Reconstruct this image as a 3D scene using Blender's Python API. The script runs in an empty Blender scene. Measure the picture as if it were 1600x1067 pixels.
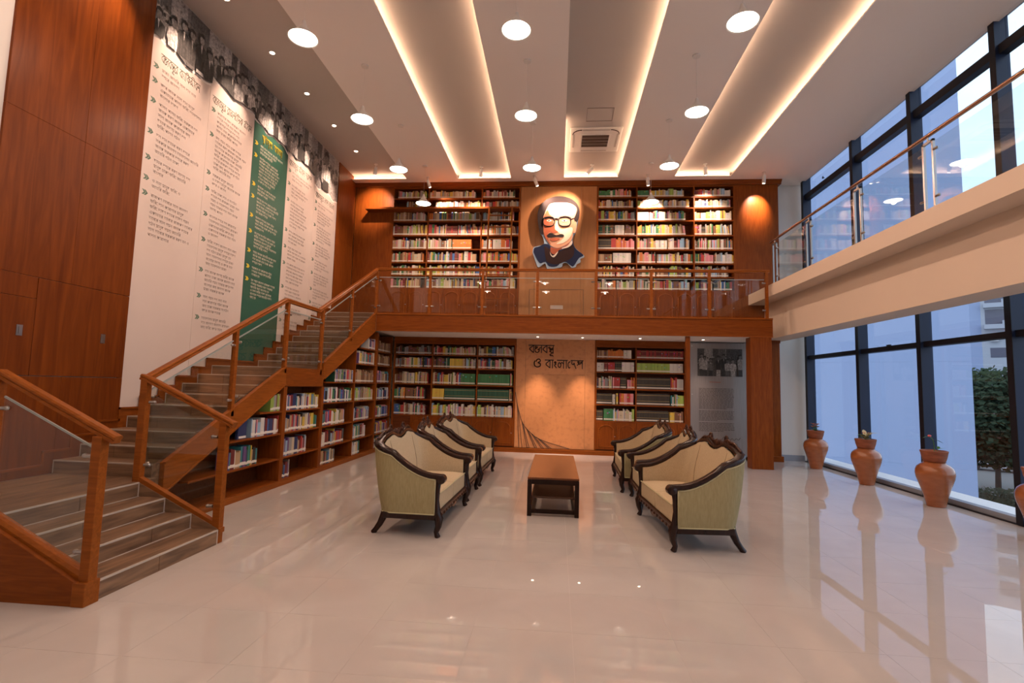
import bpy, bmesh, math, random
from mathutils import Vector, Matrix

# ------------------------------------------------------------------ camera
scene = bpy.context.scene
COL = scene.collection
cam_d = bpy.data.cameras.new('camera')
cam_d.sensor_fit = 'HORIZONTAL'
cam_d.sensor_width = 36.0
cam_d.lens = 36.0 * 793.99 / 1600.0
cam_d.clip_end = 400
cam = bpy.data.objects.new('camera', cam_d)
COL.objects.link(cam)
_r = Vector((0.99585331, 0.08714498, 0.02611374))
_d = Vector((0.01835276, 0.0886998, -0.99588931))
_f = Vector((-0.08910304, 0.99223893, 0.08673264))
_m = Matrix((( _r.x, -_d.x, -_f.x, 0.0), (_r.y, -_d.y, -_f.y, 0.0), (_r.z, -_d.z, -_f.z, 1.65), (0, 0, 0, 1)))
cam.matrix_world = _m
scene.camera = cam

# ------------------------------------------------------------------ view, world and daylight
scene.view_settings.view_transform = 'Standard'
scene.view_settings.look = 'None'
scene.view_settings.gamma = 1.0
scene.view_settings.use_curve_mapping = False
scene.view_settings.exposure = EXPOSURE = 1.1

SKY_STRENGTH = 0.88
PENDANT_W = 27.0
SPOT_W = 170.0
DOWN_W = 150.0
LED_STRENGTH = 11.5
WARM = (1.0, 0.67, 0.50)

world = bpy.data.worlds.new('dusk_sky')
scene.world = world
world.use_nodes = True
wn = world.node_tree
bg = wn.nodes['Background']
tc = wn.nodes.new('ShaderNodeTexCoord')
nz = wn.nodes.new('ShaderNodeTexNoise')
nz.inputs['Scale'].default_value = 2.2
nz.inputs['Detail'].default_value = 5
mp = wn.nodes.new('ShaderNodeMapping')
mp.inputs['Scale'].default_value = (1, 1, 3)
cr = wn.nodes.new('ShaderNodeValToRGB')
cr.color_ramp.elements[0].position = 0.35
cr.color_ramp.elements[0].color = (0.66, 0.83, 1.0, 1)
cr.color_ramp.elements[1].position = 0.7
cr.color_ramp.elements[1].color = (0.88, 0.93, 1.0, 1)
wn.links.new(tc.outputs['Generated'], mp.inputs['Vector'])
wn.links.new(mp.outputs['Vector'], nz.inputs['Vector'])
wn.links.new(nz.outputs['Fac'], cr.inputs['Fac'])
wn.links.new(cr.outputs['Color'], bg.inputs['Color'])
bg.inputs['Strength'].default_value = SKY_STRENGTH

random.seed(7)
R = random.Random(11)

# ------------------------------------------------------------------ materials
MATS = {}

def principled(name, color, rough=0.5, metal=0.0, spec=0.5, coat=0.0, emit=None, estr=0.0):
    m = bpy.data.materials.new(name)
    m.use_nodes = True
    b = m.node_tree.nodes['Principled BSDF']
    b.inputs['Base Color'].default_value = (*color, 1)
    b.inputs['Roughness'].default_value = rough
    b.inputs['Metallic'].default_value = metal
    b.inputs['Specular IOR Level'].default_value = spec
    b.inputs['Coat Weight'].default_value = coat
    b.inputs['Coat Roughness'].default_value = 0.12
    if emit:
        b.inputs['Emission Color'].default_value = (*emit, 1)
        b.inputs['Emission Strength'].default_value = estr
    MATS[name] = m
    return m

def ramp_noise(m, c0, c1, scale, stretch, detail=4.0, p0=0.3, p1=0.7, bump=0.0, distort=0.0, world_space=False):
    nt = m.node_tree
    b = nt.nodes['Principled BSDF']
    t = nt.nodes.new('ShaderNodeTexCoord')
    mpn = nt.nodes.new('ShaderNodeMapping')
    mpn.inputs['Scale'].default_value = stretch
    n = nt.nodes.new('ShaderNodeTexNoise')
    n.inputs['Scale'].default_value = scale
    n.inputs['Detail'].default_value = detail
    n.inputs['Distortion'].default_value = distort
    r = nt.nodes.new('ShaderNodeValToRGB')
    r.color_ramp.elements[0].position = p0
    r.color_ramp.elements[0].color = (*c0, 1)
    r.color_ramp.elements[1].position = p1
    r.color_ramp.elements[1].color = (*c1, 1)
    nt.links.new(t.outputs['Object'], mpn.inputs['Vector'])
    nt.links.new(mpn.outputs['Vector'], n.inputs['Vector'])
    nt.links.new(n.outputs['Fac'], r.inputs['Fac'])
    nt.links.new(r.outputs['Color'], b.inputs['Base Color'])
    if bump:
        bn = nt.nodes.new('ShaderNodeBump')
        bn.inputs['Strength'].default_value = bump
        bn.inputs['Distance'].default_value = 0.01
        nt.links.new(n.outputs['Fac'], bn.inputs['Height'])
        nt.links.new(bn.outputs['Normal'], b.inputs['Normal'])
    return m

def wood(name, c0, c1, axis, rough=0.38, coat=0.05, scale=3.0):
    m = principled(name, c1, rough, coat=coat, spec=0.10)
    m.node_tree.nodes['Principled BSDF'].inputs['Coat Roughness'].default_value = 0.25
    st = [11.0, 11.0, 11.0]
    st['xyz'.index(axis)] = 0.9
    ramp_noise(m, c0, c1, scale, st, detail=8.0, p0=0.28, p1=0.72, distort=0.9, bump=0.04)
    return m

WD, WL = (0.155, 0.035, 0.0045), (0.25, 0.064, 0.0085)
wood('wood_v', WD, WL, 'z')
wood('wood_x', WD, WL, 'x')
wood('wood_y', WD, WL, 'y')
wood('wood_big', (0.105, 0.022, 0.0028), (0.18, 0.043, 0.0052), 'z', rough=0.38, coat=0.06, scale=1.3)
wood('rail_x', (0.20, 0.052, 0.007), (0.31, 0.086, 0.012), 'x')
wood('rail_y', (0.20, 0.052, 0.007), (0.31, 0.086, 0.012), 'y')
wood('shelf_dark', (0.095, 0.026, 0.008), (0.16, 0.045, 0.013), 'x', rough=0.45, coat=0.05)
wood('veneer', (0.37, 0.165, 0.065), (0.43, 0.20, 0.082), 'z', rough=0.35, scale=1.2)
wood('dark_wood', (0.014, 0.0055, 0.004), (0.03, 0.011, 0.007), 'z', rough=0.22, coat=0.4)
wood('carved_wood', (0.02, 0.007, 0.004), (0.075, 0.024, 0.011), 'z', rough=0.3, coat=0.3)
wood('table_top', (0.105, 0.034, 0.011), (0.15, 0.05, 0.016), 'y', rough=0.14, coat=0.5)
wood('table_shelf', (0.05, 0.02, 0.01), (0.07, 0.028, 0.014), 'y', rough=0.1, coat=0.6)
wood('table_frame', (0.012, 0.005, 0.003), (0.022, 0.009, 0.006), 'x', rough=0.35, coat=0.1)

m = principled('cork_panel', (0.5, 0.24, 0.1), 0.45, coat=0.1)
ramp_noise(m, (0.40, 0.165, 0.06), (0.52, 0.225, 0.085), 9.0, (1, 1, 1), detail=9.0, p0=0.25, p1=0.5)
principled('plaster', (0.60, 0.575, 0.54), 0.8, spec=0.2)
principled('plaster_cool', (0.66, 0.65, 0.63), 0.75, spec=0.2)
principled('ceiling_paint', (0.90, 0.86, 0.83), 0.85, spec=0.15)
principled('recess_grey', (0.52, 0.485, 0.46), 0.85, spec=0.15)  # recessed base set greyer and darker than the lowered boards
principled('beam_paint', (0.66, 0.535, 0.43), 0.7, spec=0.2)
principled('soffit_paint', (0.85, 0.80, 0.76), 0.8, spec=0.2)
principled('grout', (0.52, 0.475, 0.44), 0.6)
m = principled('floor_tile', (0.52, 0.47, 0.43), 0.016, spec=0.65)
ramp_noise(m, (0.515, 0.47, 0.435), (0.56, 0.515, 0.48), 1.7, (1, 1, 1), detail=7.0, p0=0.3, p1=0.7, distort=0.8)
def plank(name, axis):
    m = principled(name, (0.15, 0.1, 0.07), 0.33, spec=0.45)
    st = [9.0, 9.0, 9.0]
    st['xyz'.index(axis)] = 1.0
    ramp_noise(m, (0.10, 0.055, 0.032), (0.30, 0.172, 0.095), 2.2, st, detail=7.0, p0=0.3, p1=0.72, distort=0.6)
plank('stair_tile_x', 'x')
plank('stair_tile_y', 'y')
principled('stair_trim', (0.48, 0.41, 0.35), 0.45)
principled('steel', (0.40, 0.37, 0.35), 0.28, metal=1.0)
principled('brass_rail', (0.42, 0.26, 0.18), 0.25, metal=1.0)
principled('mullion', (0.006, 0.007, 0.013), 0.45, spec=0.3)
principled('mullion_side', (0.012, 0.022, 0.058), 0.4, spec=0.3)
principled('sill_grey', (0.25, 0.27, 0.32), 0.5)
principled('white_paint', (0.78, 0.76, 0.73), 0.5)
principled('vent_dark', (0.05, 0.025, 0.015), 0.7)
principled('line_dark', (0.09, 0.06, 0.045), 0.6)
principled('letter_dark', (0.05, 0.032, 0.024), 0.45)
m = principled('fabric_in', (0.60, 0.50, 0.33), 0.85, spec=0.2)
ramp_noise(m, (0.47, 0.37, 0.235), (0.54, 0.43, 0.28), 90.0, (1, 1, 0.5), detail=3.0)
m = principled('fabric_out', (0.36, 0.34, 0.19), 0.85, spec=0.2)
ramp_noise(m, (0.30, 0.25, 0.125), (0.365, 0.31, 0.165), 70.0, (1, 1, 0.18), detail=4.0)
principled('piping', (0.50, 0.45, 0.26), 0.8)
principled('seam', (0.22, 0.15, 0.085), 0.85)
m = principled('clay', (0.42, 0.135, 0.042), 0.24, coat=0.4)
ramp_noise(m, (0.27, 0.08, 0.024), (0.38, 0.12, 0.038), 5.0, (1, 1, 3), detail=5.0)
m = principled('clay_bowl', (0.27, 0.075, 0.03), 0.6)
ramp_noise(m, (0.20, 0.055, 0.022), (0.32, 0.09, 0.035), 8.0, (1, 1, 3), detail=5.0)
principled('soil', (0.035, 0.022, 0.015), 0.95)
principled('leaf_green', (0.06, 0.16, 0.035), 0.5)
principled('leaf_cream', (0.50, 0.42, 0.22), 0.5)
principled('flower_pink', (0.65, 0.12, 0.13), 0.55)
principled('flower_peach', (0.55, 0.20, 0.12), 0.55)
principled('page_white', (0.66, 0.60, 0.50), 0.8)
principled('label_white', (0.80, 0.76, 0.68), 0.6)
principled('bulb_face', (1, 1, 1), 0.5, emit=(1.0, 0.86, 0.70), estr=7.0)
principled('downlight_face', (1, 1, 1), 0.5, emit=(1.0, 0.82, 0.62), estr=10.0)
principled('led', (1, 1, 1), 0.5, emit=(1.0, 0.62, 0.39), estr=LED_STRENGTH)
m = principled('board_steel', (0.32, 0.29, 0.275), 0.42, metal=0.85)
ramp_noise(m, (0.25, 0.225, 0.21), (0.34, 0.305, 0.285), 6.0, (30, 30, 0.4), detail=3.0)
m = principled('banner_cream', (0.72, 0.615, 0.53), 0.5, spec=0.25)
ramp_noise(m, (0.57, 0.475, 0.42), (0.61, 0.515, 0.46), 0.9, (1, 1, 1), detail=3.0)
principled('banner_green', (0.030, 0.105, 0.072), 0.45, spec=0.3)
principled('text_grey', (0.20, 0.165, 0.145), 0.7)
principled('title_grey', (0.15, 0.15, 0.115), 0.7)
principled('text_pale', (0.58, 0.53, 0.42), 0.7)
principled('yellow_ink', (0.62, 0.47, 0.015), 0.6)
principled('bullet_green', (0.09, 0.16, 0.11), 0.6)
principled('torn_white', (0.78, 0.72, 0.66), 0.6)

def arch_glass(name, tint=(1, 1, 1), refl=1.0, rough=0.0):
    m = bpy.data.materials.new(name)
    m.use_nodes = True
    nt = m.node_tree
    nt.nodes.clear()
    out = nt.nodes.new('ShaderNodeOutputMaterial')
    mix = nt.nodes.new('ShaderNodeMixShader')
    tr = nt.nodes.new('ShaderNodeBsdfTransparent')
    tr.inputs['Color'].default_value = (*tint, 1)
    gl = nt.nodes.new('ShaderNodeBsdfGlossy')
    gl.inputs['Roughness'].default_value = rough
    fr = nt.nodes.new('ShaderNodeFresnel')
    fr.inputs['IOR'].default_value = 1.5
    mul = nt.nodes.new('ShaderNodeMath')
    mul.operation = 'MULTIPLY'
    mul.inputs[1].default_value = refl
    geo = nt.nodes.new('ShaderNodeNewGeometry')
    ior = nt.nodes.new('ShaderNodeMapRange')       # same pane reflectance on the face where the ray leaves
    ior.inputs['To Min'].default_value = 1.5
    ior.inputs['To Max'].default_value = 1.0 / 1.5
    nt.links.new(geo.outputs['Backfacing'], ior.inputs['Value'])
    nt.links.new(ior.outputs['Result'], fr.inputs['IOR'])
    nt.links.new(fr.outputs['Fac'], mul.inputs[0])
    nt.links.new(mul.outputs[0], mix.inputs['Fac'])
    nt.links.new(tr.outputs['BSDF'], mix.inputs[1])
    nt.links.new(gl.outputs['BSDF'], mix.inputs[2])
    nt.links.new(mix.outputs['Shader'], out.inputs['Surface'])
    MATS[name] = m
arch_glass('rail_glass', (0.93, 0.95, 0.94), 0.9)
arch_glass('window_glass', (0.93, 0.96, 1.0), 1.0)
principled('glass_edge', (0.30, 0.34, 0.32), 0.3)

# colour-attribute material for the mass of books and for printed pictures
def attr_mat(name, rough=0.6):
    m = principled(name, (0.5, 0.5, 0.5), rough)
    a = m.node_tree.nodes.new('ShaderNodeAttribute')
    a.attribute_name = 'Col'
    m.node_tree.links.new(a.outputs['Color'], m.node_tree.nodes['Principled BSDF'].inputs['Base Color'])
attr_mat('painted')
attr_mat('printed', 0.5)
_nt = MATS['printed'].node_tree
_a = [n for n in _nt.nodes if n.type == 'ATTRIBUTE'][0]
_n = _nt.nodes.new('ShaderNodeTexNoise'); _n.inputs['Scale'].default_value = 26.0; _n.inputs['Detail'].default_value = 6.0; _n.inputs['Roughness'].default_value = 0.7
_t = _nt.nodes.new('ShaderNodeTexCoord')
_mr = _nt.nodes.new('ShaderNodeMapRange'); _mr.inputs['From Min'].default_value = 0.3; _mr.inputs['From Max'].default_value = 0.7; _mr.inputs['To Min'].default_value = 0.25; _mr.inputs['To Max'].default_value = 1.5
_mx = _nt.nodes.new('ShaderNodeVectorMath'); _mx.operation = 'SCALE'
_nt.links.new(_t.outputs['Object'], _n.inputs['Vector']); _nt.links.new(_n.outputs['Fac'], _mr.inputs['Value'])
_nt.links.new(_a.outputs['Color'], _mx.inputs[0]); _nt.links.new(_mr.outputs['Result'], _mx.inputs['Scale'])
_nt.links.new(_mx.outputs['Vector'], _nt.nodes['Principled BSDF'].inputs['Base Color'])

# ------------------------------------------------------------------ mesh helpers
class MB:
    def __init__(s):
        s.v, s.f, s.c, s.mi, s.cur, s.curm = [], [], [], [], None, 0
    def add(s, vs, fs):
        o = len(s.v)
        s.v += [tuple(p) for p in vs]
        for f in fs:
            s.f.append(tuple(i + o for i in f)); s.c.append(s.cur); s.mi.append(s.curm)
        return s
    def box(s, x0, x1, y0, y1, z0, z1):
        if x1 < x0: x0, x1 = x1, x0
        if y1 < y0: y0, y1 = y1, y0
        if z1 < z0: z0, z1 = z1, z0
        return s.add([(x0, y0, z0), (x1, y0, z0), (x1, y1, z0), (x0, y1, z0), (x0, y0, z1), (x1, y0, z1), (x1, y1, z1), (x0, y1, z1)],
                     [(0, 3, 2, 1), (4, 5, 6, 7), (0, 1, 5, 4), (1, 2, 6, 5), (2, 3, 7, 6), (3, 0, 4, 7)])
    def prism(s, poly, axis, a0, a1):
        """poly: 2D points; axis x -> (y,z), y -> (x,z), z -> (x,y)"""
        if a1 < a0: a0, a1 = a1, a0
        def mk(p, a):
            return (a, p[0], p[1]) if axis == 'x' else (p[0], a, p[1]) if axis == 'y' else (p[0], p[1], a)
        n = len(poly)
        area = sum(poly[i][0] * poly[(i + 1) % n][1] - poly[(i + 1) % n][0] * poly[i][1] for i in range(n))
        if (area < 0) != (axis == 'y'): poly = poly[::-1]
        vs = [mk(p, a0) for p in poly] + [mk(p, a1) for p in poly]
        fs = [tuple(range(n))[::-1], tuple(range(n, 2 * n))]
        fs += [(i, (i + 1) % n, n + (i + 1) % n, n + i) for i in range(n)]
        return s.add(vs, fs)
    def tube(s, path, rad, n=8, caps=True):
        path = [Vector(p) for p in path]
        rs = rad if isinstance(rad, (list, tuple)) else [rad] * len(path)
        vs, fs = [], []
        ref = None
        for i, p in enumerate(path):
            t = (path[min(i + 1, len(path) - 1)] - path[max(i - 1, 0)]).normalized()
            if ref is None:
                ref = Vector((0, 0, 1)) if abs(t.z) < 0.9 else Vector((1, 0, 0))
            a = (ref - t * ref.dot(t))
            if a.length < 1e-6: a = t.orthogonal()
            a.normalize(); ref = a
            b = t.cross(a)
            for k in range(n):
                an = 2 * math.pi * k / n
                vs.append(p + (a * math.cos(an) + b * math.sin(an)) * rs[i])
        for i in range(len(path) - 1):
            for k in range(n):
                k2 = (k + 1) % n
                fs.append((i * n + k, i * n + k2, (i + 1) * n + k2, (i + 1) * n + k))
        if caps:
            fs.append(tuple(range(n))[::-1]); fs.append(tuple((len(path) - 1) * n + k for k in range(n)))
        return s.add(vs, fs)
    def sweep(s, path, prof, caps=True, up=(0, 0, 1)):
        """prof: 2D (side, up) points, counter-clockwise; mitred by bisecting tangents"""
        path = [Vector(p) for p in path]
        up = Vector(up)
        n = len(prof); vs, fs = [], []
        for i, p in enumerate(path):
            t0 = (path[i] - path[i - 1]).normalized() if i else None
            t1 = (path[i + 1] - path[i]).normalized() if i < len(path) - 1 else None
            if t0 is None: t0 = t1
            if t1 is None: t1 = t0
            t = (t0 + t1)
            t = t.normalized() if t.length > 1e-6 else t0
            side = t.cross(up)
            side = side.normalized() if side.length > 1e-6 else Vector((1, 0, 0))
            u = side.cross(t).normalized()
            k = 1.0 / max(0.35, t.dot(t1))
            h = (t0 - t1)
            hs = abs(h.dot(side)) > abs(h.dot(u))
            for (a, b) in prof:
                vs.append(p + side * (a * (k if hs else 1)) + u * (b * (1 if hs else k)))
        for i in range(len(path) - 1):
            for k in range(n):
                k2 = (k + 1) % n
                fs.append((i * n + k, i * n + k2, (i + 1) * n + k2, (i + 1) * n + k))
        if caps:
            fs.append(tuple(range(n))[::-1]); fs.append(tuple((len(path) - 1) * n + k for k in range(n)))
        return s.add(vs, fs)
    def lathe(s, prof, c=(0, 0, 0), n=24, axis='z', caps=True):
        vs, fs = [], []
        for (r, z) in prof:
            for k in range(n):
                a = 2 * math.pi * k / n
                q = (r * math.cos(a), r * math.sin(a), z)
                if axis == 'x': q = (q[2], q[0], q[1])
                if axis == 'y': q = (q[0], q[2], q[1])
                vs.append((c[0] + q[0], c[1] + q[1], c[2] + q[2]))
        for i in range(len(prof) - 1):
            for k in range(n):
                k2 = (k + 1) % n
                f = (i * n + k, i * n + k2, (i + 1) * n + k2, (i + 1) * n + k)
                fs.append(f if axis != 'y' else f[::-1])
        if caps:
            fs.append(tuple(range(n))[::-1]); fs.append(tuple((len(prof) - 1) * n + k for k in range(n)))
        return s.add(vs, fs)
    def ball(s, c, r, n=10, m=6, sc=(1, 1, 1)):
        vs = [(c[0], c[1], c[2] + r * sc[2])]
        for i in range(1, m):
            th = math.pi * i / m
            for k in range(n):
                a = 2 * math.pi * k / n
                vs.append((c[0] + r * sc[0] * math.sin(th) * math.cos(a), c[1] + r * sc[1] * math.sin(th) * math.sin(a), c[2] + r * sc[2] * math.cos(th)))
        vs.append((c[0], c[1], c[2] - r * sc[2]))
        fs = [(0, 1 + k, 1 + (k + 1) % n) for k in range(n)]
        for i in range(m - 2):
            for k in range(n):
                a, b = 1 + i * n + k, 1 + i * n + (k + 1) % n
                fs.append((a, a + n, b + n, b))
        L = len(vs) - 1
        fs += [(L, 1 + (m - 2) * n + (k + 1) % n, 1 + (m - 2) * n + k) for k in range(n)]
        return s.add(vs, fs)
    def mesh(s, name, mats, smooth=False, angle=None):
        me = bpy.data.meshes.new(name)
        me.from_pydata(s.v, [], s.f)
        for m in (mats if isinstance(mats, (list, tuple)) else [mats]):
            me.materials.append(MATS[m] if isinstance(m, str) else m)
        if any(s.mi): me.polygons.foreach_set('material_index', s.mi)
        if s.c and s.c[0] is not None:
            at = me.attributes.new('Col', 'FLOAT_COLOR', 'FACE')
            buf = []
            for c in s.c: buf += [c[0], c[1], c[2], 1.0]
            at.data.foreach_set('color', buf)
        if smooth:
            me.polygons.foreach_set('use_smooth', [True] * len(me.polygons))
            if angle is not None:
                try: me.set_sharp_from_angle(angle=math.radians(angle))
                except Exception: pass
        me.update()
        return me
    def obj(s, name, mats, parent=None, smooth=False, angle=None, bevel=0.0, world_coords=True):
        if parent is not None and world_coords:
            l = parent['_o'] if '_o' in parent else (0, 0, 0)
            if any(l): s.v = [(a - l[0], b - l[1], c - l[2]) for a, b, c in s.v]
        o = bpy.data.objects.new(name, s.mesh(name, mats, smooth, angle))
        COL.objects.link(o)
        if parent is not None:
            o.parent = parent
            if world_coords and '_o' in parent: o['_o'] = list(parent['_o'])
        if bevel:
            b = o.modifiers.new('bevel', 'BEVEL')
            b.width = bevel; b.segments = 2; b.limit_method = 'ANGLE'; b.angle_limit = math.radians(35)
        return o

def tag(o, label=None, cat=None, group=None, kind=None):
    if label: o['label'] = label
    if cat: o['category'] = cat
    if group: o['group'] = group
    if kind: o['kind'] = kind
    return o

def thing(name, label, cat, loc=(0, 0, 0), rotz=0.0, group=None):
    o = bpy.data.objects.new(name, None)
    o.empty_display_size = 0.1
    COL.objects.link(o)
    o.location = loc
    o.rotation_euler = (0, 0, rotz)
    o['_o'] = list(loc)
    return tag(o, label, cat, group)

def struct(name, mb, mats, label, **kw):
    o = mb.obj(name, mats, **kw)
    return tag(o, label, 'structure', kind='structure')

def dup(root, loc, rotz, label=None):
    r = root.copy(); COL.objects.link(r)
    r.location = loc; r.rotation_euler = (0, 0, rotz)
    if label: r['label'] = label
    for ch in list(root.children):
        c = ch.copy(); COL.objects.link(c); c.parent = r
        for g in list(ch.children):
            d = g.copy(); COL.objects.link(d); d.parent = c
    return r

def lamp(name, kind, loc, energy, color, parent=None, size=0.03, target=None, spot=None, blend=0.5):
    l = bpy.data.lights.new(name, kind)
    l.energy = energy; l.color = color
    if kind in ('SPOT', 'POINT'): l.shadow_soft_size = size
    if kind == 'SPOT':
        l.spot_size = math.radians(spot); l.spot_blend = blend
    o = bpy.data.objects.new(name, l)
    COL.objects.link(o)
    d = Vector(target) - Vector(loc) if target else Vector((0, 0, -1))
    o.rotation_euler = d.to_track_quat('-Z', 'Y').to_euler()
    if parent is not None:
        o.parent = parent
        q = parent['_o']
        o.location = (loc[0] - q[0], loc[1] - q[1], loc[2] - q[2])
    else:
        o.location = loc
    return o

def interp(x, pts):
    for (a, b), (c, d) in zip(pts, pts[1:]):
        if x <= c:
            t = 0 if c == a else (x - a) / (c - a)
            t = max(0.0, min(1.0, t))
            t = t * t * (3 - 2 * t)
            return b + (d - b) * t
    return pts[-1][1]

def catmull(pts, n=6):
    if len(pts) < 3: return list(pts)
    P = [pts[0]] + list(pts) + [pts[-1]]
    out = []
    for i in range(1, len(P) - 2):
        p0, p1, p2, p3 = P[i - 1], P[i], P[i + 1], P[i + 2]
        for k in range(n):
            t = k / n
            out.append(tuple(0.5 * (2 * b + (c - a) * t + (2 * a - 5 * b + 4 * c - d) * t * t + (-a + 3 * b - 3 * c + d) * t ** 3) for a, b, c, d in zip(p0, p1, p2, p3)))
    out.append(tuple(pts[-1]))
    return out

ORD = ['first', 'second', 'third', 'fourth', 'fifth', 'sixth', 'seventh', 'eighth', 'ninth', 'tenth', 'eleventh', 'twelfth', 'thirteenth', 'fourteenth', 'fifteenth', 'sixteenth', 'seventeenth', 'eighteenth', 'nineteenth', 'twentieth']
def ordn(i):
    if i < 20: return ORD[i]
    t, u = divmod(i + 1, 10)
    base = {2: 'twenty', 3: 'thirty', 4: 'forty', 5: 'fifty'}[t]
    return {2: 'twentieth', 3: 'thirtieth', 4: 'fortieth', 5: 'fiftieth'}[t] if u == 0 else base + '-' + ORD[u - 1]

# ================================================================== ROOM SHELL
XW, XR, YB, YF, RY0 = -5.5, 6.2, 12.85, 11.53, -3.5
ZC, ZR, ZM = 6.95, 7.08, 3.275

# ---- floor: polished tiles on a grout bed
def use_world_position(mat):
    nt = MATS[mat].node_tree
    g = nt.nodes.new('ShaderNodeNewGeometry')
    mpn = [n for n in nt.nodes if n.type == 'MAPPING'][0]
    nt.links.new(g.outputs['Position'], mpn.inputs['Vector'])
use_world_position('floor_tile')
floor = struct('floor', MB().box(-5.7, 6.3, RY0, 13.3, -0.12, -0.0012), 'grout', 'polished beige porcelain tile floor')
TS, GAP = 0.667, 0.0008
tile_mesh = MB().box(GAP, TS - GAP, GAP, TS - GAP, -0.012, 0.0).mesh('tile', 'floor_tile')
rest = MB()
ntile = 0
ix0, iy0 = 0.133 - 9 * TS, 3.61 - 11 * TS
for j in range(26):
    for i in range(19):
        x, y = ix0 + i * TS, iy0 + j * TS
        x1, y1 = min(x + TS, 6.19), min(y + TS, 13.2)
        xa, ya = max(x, -5.5), max(y, RY0)
        if x1 - xa < 0.03 or y1 - ya < 0.03: continue
        hidden = x1 < -4.3 and ya > 3.5
        full = abs(x1 - xa - TS) < 1e-3 and abs(y1 - ya - TS) < 1e-3
        vis = y1 > 2.4 and not hidden and abs(xa) < y1 * 1.25 + 0.6
        if vis and ntile < 300:
            if full:
                o = bpy.data.objects.new('tile', tile_mesh); COL.objects.link(o)
                o.location = (x, y, 0); o.parent = floor
            else:
                MB().box(xa + GAP, x1 - GAP, ya + GAP, y1 - GAP, -0.012, 0).obj('tile', 'floor_tile', floor)
            ntile += 1
        else:
            rest.box(xa + GAP, x1 - GAP, ya + GAP, y1 - GAP, -0.012, 0)
tag(rest.obj('further_tiles', 'floor_tile', floor), kind='stuff')

# ---- ceiling: recessed base, lowered boards with lips, cove light strips
ceiling = struct('ceiling', MB().box(-5.7, 6.3, RY0, 13.3, ZR, ZR + 0.12), 'recess_grey', 'warm grey coffered ceiling with lit recesses')
bands = [(-4.0, -2.64, False, True), (-1.26, 0.088, True, True), (1.44, 2.83, True, True), (4.19, 6.06, True, False)]
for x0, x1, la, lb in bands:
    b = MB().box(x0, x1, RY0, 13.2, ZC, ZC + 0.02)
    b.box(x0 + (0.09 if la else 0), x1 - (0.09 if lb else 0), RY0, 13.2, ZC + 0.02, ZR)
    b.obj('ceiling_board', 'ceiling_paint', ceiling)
for x0, x1 in ((-5.5, -4.0), (-2.64, -1.26), (0.088, 1.44), (2.83, 4.19)):
    b = MB().box(x0, x1, 12.56, 13.2, ZC, ZC + 0.02)
    b.box(x0, x1, 12.65, 13.2, ZC + 0.02, ZR)
    b.obj('ceiling_board', 'ceiling_paint', ceiling)
    MB().box(x0 + 0.03, x1 - 0.03, 12.605, 12.62, ZC + 0.021, ZC + 0.034).obj('cove_light_strip', 'led', ceiling)
for xe, sgn, y0 in ((-2.64, -1, RY0), (-1.26, 1, RY0), (0.088, -1, 9.95), (1.44, 1, RY0), (2.83, -1, RY0), (4.19, 1, RY0)):
    xa = xe + sgn * 0.045
    MB().box(xa, xa + sgn * 0.015, y0, 12.55, ZC + 0.021, ZC + 0.034).obj('cove_light_strip', 'led', ceiling)
hatch = MB()
for a in ((0.50, 0.505, 9.56, 10.05), (1.015, 1.02, 9.56, 10.05), (0.50, 1.02, 10.045, 10.05), (0.50, 1.02, 9.56, 9.565)):
    hatch.box(*a, ZR - 0.006, ZR + 0.001)
hatch.obj('access_hatch_frame', 'line_dark', ceiling)

# ---- left wall with wood cladding and two flush doors
wall_left = struct('wall_left', MB().box(-5.7, XW, RY0, 13.3, 0, ZR), 'plaster', 'left wall of plaster and wood cladding')
def clad(parent, x0, x1, y0, y1, z0, z1, mat, name='cladding_panel', bevel=0.003):
    return MB().box(x0, x1, y0, y1, z0, z1).obj(name, mat, parent, bevel=bevel)
g = 0.0008
for y0, y1 in ((4.335, 5.19), (5.19, 5.985)):
    clad(wall_left, XW, XW + 0.03, y0 + g, y1 - g, 0.57, 1.62 - g, 'wood_big')
    clad(wall_left, XW, XW + 0.03, y0 + g, y1 - g, 2.66, 4.32 - g, 'wood_big')
    clad(wall_left, XW, XW + 0.03, y0 + g, y1 - g, 4.32, ZR, 'wood_big')
clad(wall_left, XW, XW + 0.03, 4.335, 4.829, 2.431, 2.658, 'wood_big')
clad(wall_left, XW, XW + 0.03, 5.925, 5.983, 1.62, 2.655, 'wood_big')
for y0, y1, z1, hy in ((4.338, 4.829, 2.428, 4.69), (4.833, 5.922, 2.656, 5.65)):
    d = clad(wall_left, XW, XW + 0.034, y0, y1, 1.625, z1, 'wood_big', 'flush_door')
    MB().box(XW + 0.034, XW + 0.038, hy - 0.03, hy + 0.03, 2.03, 2.14).box(XW + 0.036, XW + 0.046, hy - 0.012, hy + 0.012, 2.05, 2.12).obj('flush_handle', 'steel', d)
for z0, z1 in ((3.28, 5.2), (5.2, ZR)):
    clad(wall_left, XW, XW + 0.03, 11.79, 12.83, z0 + g, z1, 'wood_v')

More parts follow.
